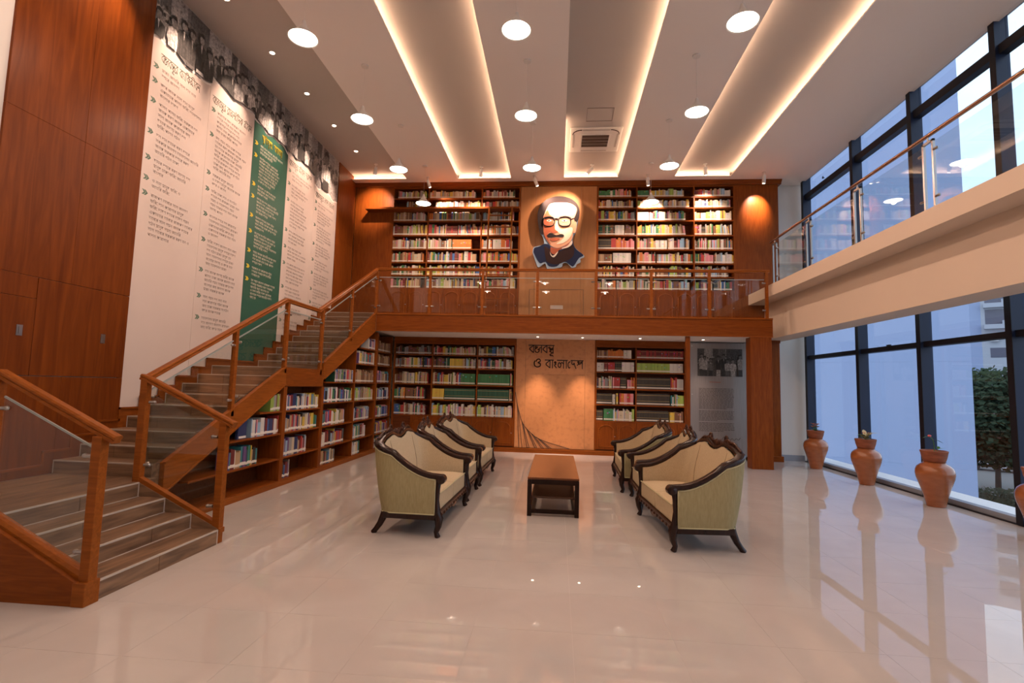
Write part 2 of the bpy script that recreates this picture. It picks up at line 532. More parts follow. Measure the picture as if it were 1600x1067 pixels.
# ---- back wall, cladding and cornice
wall_back = struct('wall_back', MB().box(-5.7, 6.3, 13.2, 13.4, 0, ZR), 'plaster_cool', 'far wall behind the bookcases')
clad(wall_back, -5.47, -4.45, YB, 13.2, ZM, 6.84, 'wood_v')
clad(wall_back, 4.385, 5.42, YB, 13.2, ZM, 6.84, 'wood_v')
clad(wall_back, 4.70, 5.40, 12.88, 13.2, 0.0, 2.85, 'wood_v')
clad(wall_back, 4.70, 5.44, 12.85, 13.2, 0.0, 0.13, 'wood_x', 'plinth')
clad(wall_back, 5.10, 5.42, 12.88, 13.2, 2.85, ZM + 0.01, 'wood_v')
for x0, x1 in ((-1.015, -0.62), (-0.617, 0.55), (0.553, 0.945)):
    clad(wall_back, x0, x1, YB + 0.01, 13.2, ZM, 6.84, 'veneer')
fr = MB()
for a in ((-0.74, 0.64, 4.122, 4.130), (-0.74, -0.732, ZM, 4.13), (0.632, 0.64, ZM, 4.13)):
    fr.box(a[0], a[1], YB + 0.004, YB + 0.012, a[2], a[3])
fr.obj('access_panel_joint', 'line_dark', wall_back)
clad(wall_back, -0.20, 0.12, YB, YB + 0.012, 3.62, 3.72, 'banner_cream', 'small_plate')
cor = MB().prism([(YB, 6.84), (YB - 0.03, 6.84), (YB - 0.035, 6.87), (YB - 0.075, 6.92), (YB - 0.085, 6.93), (YB - 0.085, ZC), (13.2, ZC), (13.2, 6.84)], 'x', -5.47, 5.49)
cor.obj('cornice', 'wood_x', wall_back)
base_r = struct('baseboard_right', MB().box(5.44, 6.06, 13.165, 13.2, 0, 0.14), 'sill_grey', 'grey tile skirting under the white wall')

# wall behind the camera
wall_front = struct('wall_front', MB().box(-5.7, 6.3, RY0 - 0.15, RY0, 0, ZR), 'plaster', 'plain plaster wall opposite the bookcases')

# ---- curtain wall of windows on the right
mull_y = [12.97, 10.84, 9.08, 7.36, 5.62, 3.88, 2.14, 0.40, -1.34, -3.08]
win = struct('window_1', MB().box(6.06, 6.24, RY0, 13.2, -0.03, 0.015), 'mullion', 'tall dark framed curtain wall of glass')
for y in mull_y:
    mu = MB().box(6.05, 6.235, y - 0.05, y + 0.05, 0.015, ZR + 0.1)
    mu.obj('mullion', 'mullion_side', win)
    MB().box(6.043, 6.05, y - 0.05, y + 0.05, 0.015, ZR + 0.1).obj('mullion_inner_face', 'mullion', win)  # separate thin sheet, room-side face blacker than the sides
ys = [13.2] + mull_y + [RY0]
for a, b in zip(ys, ys[1:]):
    y0, y1 = b + 0.05, a - 0.05
    if y1 - y0 < 0.2: continue
    MB().box(6.10, 6.23, y0, y1, 0.015, 0.085).obj('bottom_rail', 'sill_grey', win)
    MB().box(6.09, 6.22, y0, y1, 2.475, 2.565).obj('transom', 'mullion', win)
    MB().box(6.09, 6.22, y0, y1, 6.46, 6.60).obj('transom', 'mullion', win)
    for z0, z1 in ((0.085, 2.475), (2.565, 6.46), (6.60, ZR + 0.1)):
        MB().box(6.195, 6.205, y0, y1, z0, z1).obj('pane', 'window_glass', win)
hd = MB().tube([(6.07, 11.95, 6.63), (6.02, 11.92, 6.60), (6.00, 11.86, 6.62)], 0.012, 6)
hd.obj('window_handle', 'mullion', win)
MB().box(6.07, 6.10, 9.86, 9.96, 2.565, 2.585).obj('window_handle', 'mullion', win)
tag(MB().box(6.06, 6.12, RY0, 13.2, ZC, ZR).obj('trim_1', 'soffit_paint'), 'shadow gap board along the window head', 'structure', kind='structure')
ledge = struct('trim_2', MB().box(6.25, 6.75, RY0, 14.5, -0.25, 0.06), 'white_paint', 'pale outside ledge below the windows')

# ---- mezzanine
mezz = struct('mezzanine_floor', MB().box(-4.25, 4.67, YF + 0.03, 13.2, 2.87, ZM - 0.02).box(-5.5, -4.25, 11.52, 13.2, 2.87, ZM - 0.02), 'stair_trim', 'upper walkway slab in front of the bookcases')
MB().box(-4.22, 4.67, YF + 0.03, 12.86, 2.85, 2.87).obj('soffit', 'soffit_paint', mezz)
MB().box(-4.25, 4.70, YF, YF + 0.03, 2.85, 3.255).obj('fascia', 'wood_x', mezz, bevel=0.003)
MB().box(-4.27, 4.70, YF - 0.02, YF + 0.05, 3.235, 3.275).obj('nosing', 'rail_x', mezz, bevel=0.006)
MB().box(-4.25, 4.70, YF - 0.008, YF + 0.03, 2.85, 2.87).obj('fascia_bead', 'rail_x', mezz, bevel=0.003)
for k in range(9):
    MB().box(-5.47 + k * 1.13, -5.47 + (k + 1) * 1.13 - 0.003, 11.58, 13.2, ZM - 0.02, ZM).obj('floor_plank', 'stair_tile_x', mezz)
column = struct('column', MB().box(4.22, 4.67, YF, YF + 0.28, 0, 2.87), 'wood_v', 'square wooden column below the walkway end', bevel=0.004)
post2 = struct('trim_3', MB().box(2.85, 2.945, 11.58, 11.66, 0, 2.87), 'wood_v', 'slim wooden post beside the steel text board', bevel=0.003)

# ---- balcony over the window side
balcony = struct('balcony', MB().box(4.67, 6.04, RY0, 13.2, 3.775, 4.03), 'beam_paint', 'cream concrete balcony slab along the windows')
MB().box(5.05, 5.56, RY0, 13.2, 2.92, 3.775).obj('downstand_beam', 'beam_paint', balcony)

# ---- staircase -----------------------------------------------------------
RS = 0.1425
stair = thing('staircase', 'brown tiled staircase with two turns rising along the left wall', 'staircase', (-4.4, 6.0, 0))
# lower flight (rises towards -x)
body = []
for i in range(4):
    x = -3.355 - 0.295 * i
    body += [(x, RS * i - (0.0 if i else 0)), (x, RS * (i + 1) - 0.012)]
body += [(-5.5, RS * 4 - 0.012), (-5.5, 0)]
MB().prism(body, 'y', 3.60, 4.95).obj('lower_core', 'stair_tile_y', stair)
MB().box(-5.5, -4.27, 4.95, 5.21, 0, RS * 4 - 0.012).obj('landing_core', 'stair_tile_y', stair)
def edge_trim(x0, x1, y0, y1, z0, z1):
    MB().box(x0, x1, y0, y1, z0, z1).obj('edge_trim', 'stair_trim', stair)
for i in range(4):
    x = -3.355 - 0.295 * i
    z0, z1 = RS * i, RS * (i + 1)
    cut = (4.20, 4.45, 4.05, 4.3)[i]
    for ya, yb in ((3.612, cut - 0.003), (cut + 0.003, 4.94)):
        MB().box(x, x + 0.012, ya, yb, z0, z1 - 0.012).obj('riser_tile', 'stair_tile_y', stair)
    x2 = x - 0.295 if i < 3 else -4.70
    MB().box(x2 + 0.004, x, 3.60, 4.95, z1 - 0.012, z1 - 0.001).obj('tread_tile', 'stair_tile_y', stair)
    edge_trim(x - 0.004, x + 0.014, 3.60, 4.95, z1 - 0.014, z1)
    edge_trim(x, x + 0.0135, 4.937, 4.95, z0, z1)
    edge_trim(x, x + 0.0135, 3.60, 3.612, z0, z1)
    if i: edge_trim(x + 0.012, x + 0.02, 3.60, 4.95, z0, z0 + 0.004)
for xa, xb in ((-5.47, -5.09), (-5.085, -4.705)):
    MB().box(xa, xb, 3.60, 5.20, RS * 4 - 0.012, RS * 4 - 0.001).obj('tread_tile', 'stair_tile_y', stair)
MB().box(-4.70, -4.25, 4.95, 5.20, RS * 4 - 0.012, RS * 4 - 0.001).obj('tread_tile', 'stair_tile_y', stair)
MB().box(-4.70, -4.27, 4.94, 5.21, RS * 4 - 0.013, RS * 4 - 0.012).obj('tread_bed', 'stair_tile_y', stair)
# upper flights (rise towards +y)
steps = []
for i in range(9): steps.append((5.205 + 0.306 * i, RS * (5 + i)))
for i in range(10): steps.append((8.90 + 0.290 * i, RS * (14 + i)))
XO, XI = -4.31, -5.5
up = [(5.205, RS * 4 - 0.012)]
for k, (y, z) in enumerate(steps):
    zprev = RS * (4 + k)
    up += [(y, zprev - 0.012), (y, z - 0.012)]
up += [(11.58, ZM - 0.012), (11.58, 2.87), (9.1, 1.70), (8.95, 1.60), (7.75, 1.60), (5.6, 0.45), (5.205, 0.30)]
clean = []
for p in up:
    if not clean or abs(p[0] - clean[-1][0]) + abs(p[1] - clean[-1][1]) > 1e-5: clean.append(p)
MB().prism(clean, 'x', XI, XO).obj('upper_core', 'stair_tile_x', stair)
for k, (y, z) in enumerate(steps):
    zp = z - RS
    ynext = steps[k + 1][0] if k + 1 < len(steps) else 11.58
    if k == 8: ynext = 8.90
    cuts = [(-5.47, -5.05), (-5.045, -4.62), (-4.615, XO)] if k % 2 else [(-5.47, -4.84), (-4.835, XO)]
    for xa, xb in cuts:
        MB().box(xa, xb, y - 0.012, y, zp, z - 0.012).obj('riser_tile', 'stair_tile_x', stair)
    if k < len(steps) - 1:
        MB().box(-5.47, XO, y, ynext - 0.002, z - 0.012, z - 0.001).obj('tread_tile', 'stair_tile_x', stair)
    MB().box(-5.47, XO, y - 0.014, y + 0.004, z - 0.014, z).obj('edge_trim', 'stair_trim', stair)
    MB().box(-5.47, -5.458, y - 0.0135, y, zp, z).obj('edge_trim', 'stair_trim', stair)
# stepped skirting on the wall
sk = [(4.335, RS * 4), (4.335, RS * 4 + 0.11)]
for k, (y, z) in enumerate(steps):
    zp = z - RS
    sk += [(y - 0.13, zp + 0.11), (y - 0.13, z + 0.11)]
sk += [(11.79, ZM + 0.11), (11.79, ZM)]
for k in range(len(steps) - 1, -1, -1):
    y, z = steps[k]
    sk += [(y, z), (y, z - RS)]
MB().prism(sk, 'x', XW + 0.002, XW + 0.026).obj('skirting', 'wood_y', stair)
# raised bead on the skirting's upper edge
bead = [(4.335, RS * 4 + 0.10)]
for k, (y, z) in enumerate(steps):
    bead += [(y - 0.14, z - RS + 0.10), (y - 0.14, z + 0.10)]
bead.append((11.79, ZM + 0.10))
bm_ = MB()
for p, q in zip(bead, bead[1:]):
    y0, y1 = sorted((p[0], q[0])); z0, z1 = sorted((p[1], q[1]))
    bm_.box(XW + 0.026, XW + 0.042, y0 - 0.012, y1 + 0.012, z0 - 0.012, z1 + 0.012)
bm_.obj('skirting_bead', 'wood_y', stair)
# stringers on the open side
SX0, SX1 = -4.31, -4.25
MB().prism([(5.3, 0.37), (5.3, 0.715), (7.68, 1.86), (7.70, 1.86), (7.70, 1.575)], 'x', SX0, SX1).obj('stringer', 'rail_y', stair, bevel=0.004)
MB().box(SX0, SX1, 7.70, 8.985, 1.545, 1.85).obj('stringer', 'wood_y', stair, bevel=0.004)
MB().prism([(8.985, 1.985), (YF, 3.28), (YF, 2.85), (9.1, 1.725), (8.985, 1.67)], 'x', SX0, SX1).obj('stringer', 'rail_y', stair, bevel=0.004)
strip = [(-0.015, -0.012), (0.015, -0.012), (0.015, 0.012), (-0.015, 0.012)]
for pth in ([(5.3, 0.38), (7.70, 1.585)], [(9.02, 1.69), (YF, 2.86)], [(5.3, 0.71), (7.68, 1.855)], [(8.99, 1.98), (YF - 0.02, 3.27)]):
    MB().sweep([(SX1 - 0.005, a, b) for a, b in pth], strip).obj('stringer_bead', 'rail_y', stair)
# end panels of the bottom flight
MB().prism([(-3.33, 0), (-3.33, 0.15), (-3.40, 0.165), (-4.26, 0.60), (-5.5, 0.60), (-5.5, 0)], 'y', 3.48, 3.52).obj('side_panel', 'wood_x', stair, bevel=0.003)
MB().sweep([(-3.37, 3.57, 0.165), (-4.27, 3.57, 0.61), (-5.47, 3.57, 0.61)], [(-0.05, -0.06), (0.05, -0.06), (0.05, 0.01), (0.03, 0.03), (-0.03, 0.03), (-0.05, 0.01)]).obj('bottom_rail', 'rail_x', stair)
MB().prism([(-3.355, 0), (-3.355, 0.15), (-4.25, 0.57), (-4.25, 0)], 'y', 4.951, 4.97).obj('side_tiles', 'stair_tile_x', stair)
MB().sweep([(-3.38, 4.99, 0.165), (-4.26, 4.99, 0.59)], [(-0.03, -0.03), (0.03, -0.03), (0.03, 0.03), (-0.03, 0.03)]).obj('bottom_rail', 'rail_x', stair)

# ---- railings --------------------------------------------------------------
RAILP = [(-0.036, -0.03), (0.036, -0.03), (0.036, -0.012), (0.030, -0.006), (0.038, 0.004), (0.038, 0.018), (0.026, 0.03), (-0.026, 0.03), (-0.038, 0.018), (-0.038, 0.004), (-0.030, -0.006), (-0.036, -0.012)]
def clamp(parent, p, d):
    MB().tube([p, (p[0] + d[0] * 0.05, p[1] + d[1] * 0.05, p[2] + d[2] * 0.05)], 0.016, 8).ball((p[0] + d[0] * 0.055, p[1] + d[1] * 0.055, p[2]), 0.02, 8, 5).obj('clamp', 'steel', parent, smooth=True, angle=40)

stair_rail = thing('stair_railing', 'wooden stair railing with glass panels on the shelf side of the stairs', 'railing', (-4.28, 6.4, 0.57))
MB().sweep([(-4.28, 4.99, 1.63), (-4.28, 7.60, 2.905), (-4.28, 8.72, 2.905), (-4.28, YF, 4.318)], RAILP).obj('handrail', 'rail_y', stair_rail)
def bot(y):  # stringer top along the open side
    return 0.715 + (y - 5.3) * 0.481 if y < 7.69 else 1.85 if y < 8.985 else 1.985 + (y - 8.985) * 0.5088
def rail_z(y):
    return 1.63 + (y - 4.99) * 0.4885 if y < 7.6 else 2.905 if y < 8.72 else 2.905 + (y - 8.72) * 0.5028
for y in (6.41, 7.66, 8.87, 10.15):
    MB().box(-4.31, -4.25, y - 0.03, y + 0.03, bot(y) - 0.1, rail_z(y) - 0.02).obj('post', 'rail_y', stair_rail, bevel=0.004)
segs = [(5.04, 6.36), (6.46, 7.61), (7.71, 8.82), (8.92, 10.10), (10.20, 11.47)]
for a, b in segs:
    flat = 7.7 < (a + b) / 2 < 8.9
    za, zb = (max(bot(a), 0.60), bot(b))
    if flat: za = zb = 1.85
    ta, tb = rail_z(a) - 0.15, rail_z(b) - 0.15
    if flat: ta = tb = 2.905 - 0.15
    gp = MB().prism([(a, za + 0.05), (b, zb + 0.05), (b, tb), (a, ta)], 'x', -4.285, -4.275).obj('glass_panel', 'rail_glass', stair_rail)
    MB().sweep([(-4.28, a, ta), (-4.28, b, tb)], [(-0.006, -0.012), (0.006, -0.012), (0.006, 0.004), (-0.006, 0.004)]).obj('glass_edge', 'glass_edge', gp)
    for yy, zz, s in ((a - 0.02, ta - 0.06, 1), (b + 0.02, tb - 0.06, -1), (a - 0.02, za + 0.14, 1), (b + 0.02, zb + 0.14, -1)):
        clamp(gp, (-4.265, yy, zz), (0, s, 0))

foot_rail = thing('stair_railing', 'short sloping wood and glass railing at the stair foot beside the bookcase', 'railing', (-3.4, 4.99, 0))
MB().sweep([(-4.33, 4.99, 1.645), (-4.27, 4.99, 1.63), (-3.27, 4.99, 1.175)], RAILP).obj('handrail', 'rail_x', foot_rail)
MB().box(-3.42, -3.345, 4.955, 5.03, 0.0, 1.20).obj('post', 'rail_x', foot_rail, bevel=0.004)
MB().box(-3.43, -3.335, 4.955, 5.04, 0.10, 0.15).obj('post_collar', 'rail_x', foot_rail, bevel=0.004)
MB().box(-4.32, -4.245, 4.955, 5.025, 0.52, 1.62).obj('post', 'rail_x', foot_rail, bevel=0.004)
gp = MB().prism([(-3.45, 0.26), (-4.20, 0.63), (-4.20, 1.46), (-3.45, 1.12)], 'y', 4.985, 4.995).obj('glass_panel', 'rail_glass', foot_rail)
for p, s in (((-3.44, 4.98, 1.05), -1), ((-4.22, 4.98, 1.38), 1), ((-3.44, 4.98, 0.36), -1), ((-4.22, 4.98, 0.74), 1)):
    clamp(gp, p, (s, 0, 0))

near_rail = thing('stair_railing', 'nearest wood and glass railing at the left edge of the stair foot', 'railing', (-3.36, 3.55, 0))
MB().sweep([(-5.45, 3.55, 1.645), (-4.24, 3.55, 1.645), (-3.235, 3.55, 1.175)], RAILP).obj('handrail', 'rail_x', near_rail)
MB().box(-3.40, -3.325, 3.505, 3.58, 0.0, 1.20).obj('post', 'rail_x', near_rail, bevel=0.004)
MB().box(-3.415, -3.315, 3.475, 3.60, 0.0, 0.165).obj('newel_block', 'rail_x', near_rail, bevel=0.004)
MB().box(-4.30, -4.225, 3.515, 3.585, 0.57, 1.63).obj('post', 'rail_x', near_rail, bevel=0.004)
gp = MB().prism([(-3.43, 0.26), (-4.19, 0.63), (-4.19, 1.47), (-3.43, 1.12)], 'y', 3.545, 3.555).obj('glass_panel', 'rail_glass', near_rail)
MB().sweep([(-4.19, 3.55, 1.47), (-3.43, 3.55, 1.12)], [(-0.006, -0.01), (0.006, -0.01), (0.006, 0.004), (-0.006, 0.004)]).obj('glass_edge', 'glass_edge', gp)
for p, s in (((-3.42, 3.54, 1.05), -1), ((-4.21, 3.54, 1.38), 1), ((-3.42, 3.54, 0.36), -1), ((-4.21, 3.54, 0.74), 1)):
    clamp(gp, p, (s, 0, 0))
MB().box(-5.40, -4.33, 3.545, 3.555, 0.66, 1.50).obj('glass_panel', 'rail_glass', near_rail)

mez_rail = thing('walkway_railing', 'long wooden railing with glass panels along the upper walkway edge', 'railing', (0, YF, ZM))
MB().sweep([(-4.30, YF, 4.318), (4.64, YF, 4.318)], RAILP).obj('handrail', 'rail_x', mez_rail)
px = [-4.27, -2.99, -1.75, -0.48, 0.85, 2.08, 3.35, 4.58]
for x in px:
    MB().box(x - 0.03, x + 0.03, YF - 0.03, YF + 0.03, 3.255, 4.30).obj('post', 'rail_x', mez_rail, bevel=0.004)
for a, b in zip(px, px[1:]):
    gp = MB().box(a + 0.05, b - 0.05, YF - 0.005, YF + 0.005, ZM + 0.03, 4.13).obj('glass_panel', 'rail_glass', mez_rail)
    MB().box(a + 0.05, b - 0.05, YF - 0.006, YF + 0.006, 4.122, 4.136).obj('glass_edge', 'glass_edge', gp)
    for xx, s in ((a + 0.03, 1), (b - 0.03, -1)):
        for z in (ZM + 0.17, 4.05):
            clamp(gp, (xx, YF - 0.012, z), (s, 0, 0))

bal_rail = thing('balcony_railing', 'steel balcony railing with glass panes and round bronze handrail', 'railing', (4.78, 8.0, 4.03))
MB().tube([(4.78, 11.78, 5.05), (4.78, RY0, 5.05)], 0.026, 12).obj('handrail', 'brass_rail', bal_rail, smooth=True, angle=50)
pys = [11.55, 10.02, 8.42, 6.84, 5.24, 3.64, 2.04, 0.44, -1.16, -2.76]
for y in pys:
    f = MB().box(4.765, 4.795, y - 0.10, y - 0.07, 4.03, 4.97).box(4.765, 4.795, y + 0.07, y + 0.10, 4.03, 4.97).box(4.765, 4.795, y - 0.10, y + 0.10, 4.94, 4.97)
    f.obj('post_frame', 'steel', bal_rail)
    MB().tube([(4.78, y, 4.97), (4.78, y, 5.04)], 0.010, 8).obj('rail_stem', 'steel', bal_rail)
for a, b in zip(pys, pys[1:]):
    gp = MB().box(4.775, 4.785, b + 0.13, a - 0.13, 4.07, 4.93).obj('glass_pane', 'rail_glass', bal_rail)
    for z in (4.20, 4.82):
        for yy, s in ((b + 0.10, 1), (a - 0.10, -1)):
            clamp(gp, (4.772, yy, z), (0, s, 0))

# ================================================================== BOOKCASES AND BOOKS
BOOKC = {'white': (0.62, 0.58, 0.52), 'cream': (0.55, 0.46, 0.32), 'grey': (0.30, 0.29, 0.28), 'black': (0.022, 0.02, 0.02), 'red': (0.38, 0.035, 0.03), 'maroon': (0.15, 0.02, 0.02),
         'orange': (0.58, 0.17, 0.03), 'yellow': (0.60, 0.42, 0.06), 'brown': (0.17, 0.075, 0.035), 'green': (0.04, 0.17, 0.06), 'dark green': (0.012, 0.07, 0.04), 'lime': (0.30, 0.42, 0.08),
         'blue': (0.04, 0.12, 0.32), 'pale blue': (0.28, 0.42, 0.55), 'navy': (0.02, 0.035, 0.11), 'purple': (0.14, 0.07, 0.20), 'pink': (0.58, 0.22, 0.24), 'tan': (0.42, 0.27, 0.15), 'teal': (0.04, 0.22, 0.24)}
MIX = ['white', 'cream', 'grey', 'black', 'red', 'maroon', 'orange', 'yellow', 'brown', 'green', 'dark green', 'blue', 'navy', 'pink', 'tan', 'pale blue', 'lime', 'cream', 'white', 'tan', 'grey', 'brown', 'red']
WARMMIX = ['cream', 'tan', 'orange', 'red', 'brown', 'white', 'yellow', 'grey', 'maroon', 'green', 'pink', 'cream', 'tan', 'black', 'blue']
COOLMIX = ['white', 'blue', 'pale blue', 'grey', 'white', 'black', 'red', 'navy', 'cream', 'green', 'purple', 'tan', 'white', 'yellow', 'maroon', 'teal', 'pink']
PALE = ['cream', 'white', 'tan', 'cream', 'grey', 'white', 'pale blue', 'brown', 'pink', 'yellow', 'lime']
PAL = {'mix': MIX, 'warm': WARMMIX, 'cool': COOLMIX, 'pale': PALE, 'dgreen': ['dark green'], 'green': ['green'], 'red': ['maroon', 'red', 'maroon'], 'black': ['black'], 'yellow': ['yellow'],
       'brown': ['brown', 'tan', 'brown'], 'white': ['white'], 'limeset': ['lime', 'cream'], 'orange': ['orange'], 'redpink': ['red', 'pink', 'orange', 'red'], 'dark': ['black', 'brown', 'maroon', 'dark green', 'grey']}

def row_books(length, spec, hmax):
    """spec: list of (fraction, palette, uniform) -> list of (pos, thick, height, colour, uniform)"""
    out, pos = [], 0.0
    for frac, pal, uni in spec:
        end = pos + frac * length
        if pal is None:
            pos = end; continue
        h0 = R.uniform(0.78, 0.92) * hmax
        t0 = R.uniform(0.030, 0.042)
        run, rc, rh, rt = 0, None, 0, 0
        while True:
            if uni:
                t, h, c = t0, h0, R.choice(PAL[pal]) if len(PAL[pal]) > 2 else PAL[pal][0]
            else:
                if run <= 0:
                    run = R.choice([1, 1, 1, 1, 1, 2, 2, 3])
                    rc, rh, rt = R.choice(PAL[pal]), R.uniform(0.70, 0.98) * hmax, R.uniform(0.017, 0.038)
                run -= 1
                t, h, c = rt, rh, rc
            if pos + t > end + 0.004: break
            out.append((pos, t - 0.0015, h, c, uni))
            pos += t
        pos = end
    return out

bulk = MB()
LBLC = (0.72, 0.68, 0.60)
def bulk_book(o, e, n, t, h, d, c, lean=0.0):
    """o: base corner on the spine plane, e: row direction, n: direction into the shelf"""
    col = BOOKC[c]
    k = R.uniform(0.82, 1.15)
    bulk.cur = tuple(min(0.9, q * k) for q in col)
    def P(a, b, z): return (o[0] + e[0] * (a + lean * z) + n[0] * b, o[1] + e[1] * (a + lean * z) + n[1] * b, o[2] + z)
    vs = [P(0, 0, 0), P(t, 0, 0), P(t, d, 0), P(0, d, 0), P(0, 0, h), P(t, 0, h), P(t, d, h), P(0, d, h)]
    fl = [(0, 1, 5, 4), (1, 2, 6, 5), (3, 0, 4, 7), (2, 3, 7, 6)]
    bulk.add(vs, fl)
    bulk.cur = (0.55, 0.49, 0.40)
    bulk.add(vs, [(4, 5, 6, 7)])
    bulk.cur = LBLC
    bulk.add([P(0.002, -0.002, 0.022), P(t - 0.002, -0.002, 0.022), P(t - 0.002, -0.002, 0.055), P(0.002, -0.002, 0.055)], [(0, 1, 2, 3)])
    if c in ('black', 'dark green', 'maroon') and t > 0.028:
        bulk.cur = (0.45, 0.33, 0.12)
        for z0 in (h * 0.35, h * 0.85):
            bulk.add([P(0.003, -0.0018, z0), P(t - 0.003, -0.0018, z0), P(t - 0.003, -0.0018, z0 + 0.008), P(0.003, -0.0018, z0 + 0.008)], [(0, 1, 2, 3)])
        bulk.cur = (0.20, 0.15, 0.07) if c == 'black' else tuple(q * 2.6 + 0.01 for q in col)  # lighter strip along the spine edge, a painted highlight parting the volumes
        bulk.add([P(t - 0.004, -0.0017, 0), P(t, -0.0017, 0), P(t, -0.0017, h), P(t - 0.004, -0.0017, h)], [(0, 1, 2, 3)])
    elif R.random() < 0.35:
        bulk.cur = tuple(min(0.8, q * 0.5 + R.choice([0.02, 0.3])) for q in col)
        z0 = h * R.uniform(0.5, 0.8)
        bulk.add([P(0.001, -0.0015, z0), P(t - 0.001, -0.0015, z0), P(t - 0.001, -0.0015, z0 + h * 0.1), P(0.001, -0.0015, z0 + h * 0.1)], [(0, 1, 2, 3)])

# single books: a cover with boards and a page block; unit size, scaled per book
def book_mesh(cname):
    m = principled('cover_' + cname.replace(' ', '_'), BOOKC[cname], 0.5)
    b = MB()
    b.curm = 0
    b.box(0, 0.10, 0, 1, 0, 1).box(0.90, 1, 0, 1, 0, 1).box(0.10, 0.90, 0, 0.05, 0, 1)
    b.curm = 1
    b.box(0.10, 0.90, 0.05, 0.96, 0.02, 0.97)
    return b.mesh('book', [m, 'page_white'])
BMESH = {c: book_mesh(c) for c in BOOKC}
lbl_mesh = MB().box(0.08, 0.92, -0.012, 0.002, 0.10, 0.25).mesh('spine_label', 'label_white')
NB = [0]
def single_book(o, e, n, t, h, d, c, label, group):
    b = bpy.data.objects.new('book', BMESH[c]); COL.objects.link(b)
    b.location = o
    b.rotation_euler = (0, 0, math.atan2(e[1], e[0]))
    s = 1.0
    b.scale = (t, d, h)
    tag(b, label, 'book', group)
    l = bpy.data.objects.new('spine_label', lbl_mesh); COL.objects.link(l); l.parent = b
    NB[0] += 1
    return b

def stuff_row(x0, x1, z, hmax, spec, y=YB + 0.045, d=0.17):
    for pos, t, h, c, uni in row_books(x1 - x0, spec, hmax):
        lean = -0.13 if (not uni and x1 - x0 - pos - t > 0.06 and pos > (x1 - x0) * 0.72 and int(z * 100) % 3 == 0) else 0.0
        bulk_book((x0 + pos, y, z), (1, 0), (0, 1), t, h, d, c, lean)

def wall_case(name, label, xs, zs, doors_z, door_x, cap_z, seed_specs, mat_body='wood_v'):
    """frontal bookcase: xs = side and divider positions, zs = shelf heights from bottom to top"""
    t = thing(name, label, 'bookcase', ((xs[0] + xs[-1]) / 2, YB, doors_z[0]))
    yb = 13.19
    for i, x in enumerate(xs):
        nm = 'side_panel' if i in (0, len(xs) - 1) else 'divider'
        hw = 0.022 if nm == 'side_panel' else 0.014
        MB().box(x - hw, x + hw, YB, yb, doors_z[0], cap_z).obj(nm, 'wood_v', t, bevel=0.002)
    MB().box(xs[0], xs[-1], yb - 0.02, yb, doors_z[0], cap_z).obj('back_panel', 'shelf_dark', t)
    for k, z in enumerate(zs):
        for a, b in zip(xs, xs[1:]):
            MB().box(a + 0.014, b - 0.014, YB + 0.004, yb - 0.02, z - 0.03, z).obj('shelf', 'wood_x', t)
    MB().box(xs[0] - 0.022, xs[-1] + 0.022, YB - 0.004, YB + 0.03, zs[-1], cap_z).obj('top_fascia', 'wood_x', t, bevel=0.002)
    z0, z1 = doors_z
    MB().box(xs[0], xs[-1], YB + 0.02, yb - 0.02, z0, zs[0] - 0.03).obj('base_cabinet', 'shelf_dark', t)
    for a, b in zip(door_x, door_x[1:]):
        d = MB().box(a + 0.003, b - 0.003, YB - 0.012, YB + 0.02, z0 + 0.03, z1 - 0.004).obj('door', 'wood_v', t, bevel=0.003)
        m = 0.07
        w = b - a - 2 * m
        arc = [(a + m, YB - 0.014, z0 + 0.10), (a + m, YB - 0.014, z1 - 0.17)]
        for q in range(9):
            u = q / 8
            arc.append((a + m + w * u, YB - 0.014, z1 - 0.17 + 0.075 * math.sin(math.pi * u) + 0.02 * (1 if 0.1 < u < 0.9 else 0)))
        arc += [(b - m, YB - 0.014, z1 - 0.17), (b - m, YB - 0.014, z0 + 0.10), (a + m, YB - 0.014, z0 + 0.10)]
        MB().tube(arc, 0.009, 6).obj('arched_moulding', 'rail_x', d, smooth=True)
        MB().ball((b - 0.035, YB - 0.022, (z0 + z1) / 2), 0.013, 8, 5).obj('knob', 'steel', d, smooth=True)
    for k, z in enumerate(zs[:-1]):
        hmax = min(zs[k + 1] - z - 0.055, 0.315)
        for bi, (a, b) in enumerate(zip(xs, xs[1:])):
            spec = seed_specs.get((len(zs) - 2 - k, bi))
            if spec is None:
                f = R.choice([1.0, 0.98, 0.95, 0.88])
                pal = R.choice(['warm', 'mix', 'mix', 'pale', 'warm'])
                spec = [(0.0, None, False), (f * 0.5, pal, False), (f * 0.5, R.choice(['mix', 'warm', 'pale']), False)]
                if R.random() < 0.3:
                    spec = [(f * 0.35, pal, False), (0.22, R.choice(['white', 'orange', 'brown', 'red', 'redpink', 'green', 'pale']), True), (max(0.0, f - 0.57), 'mix', False)]
            stuff_row(a + 0.02, b - 0.02, z, hmax, spec)
    return t

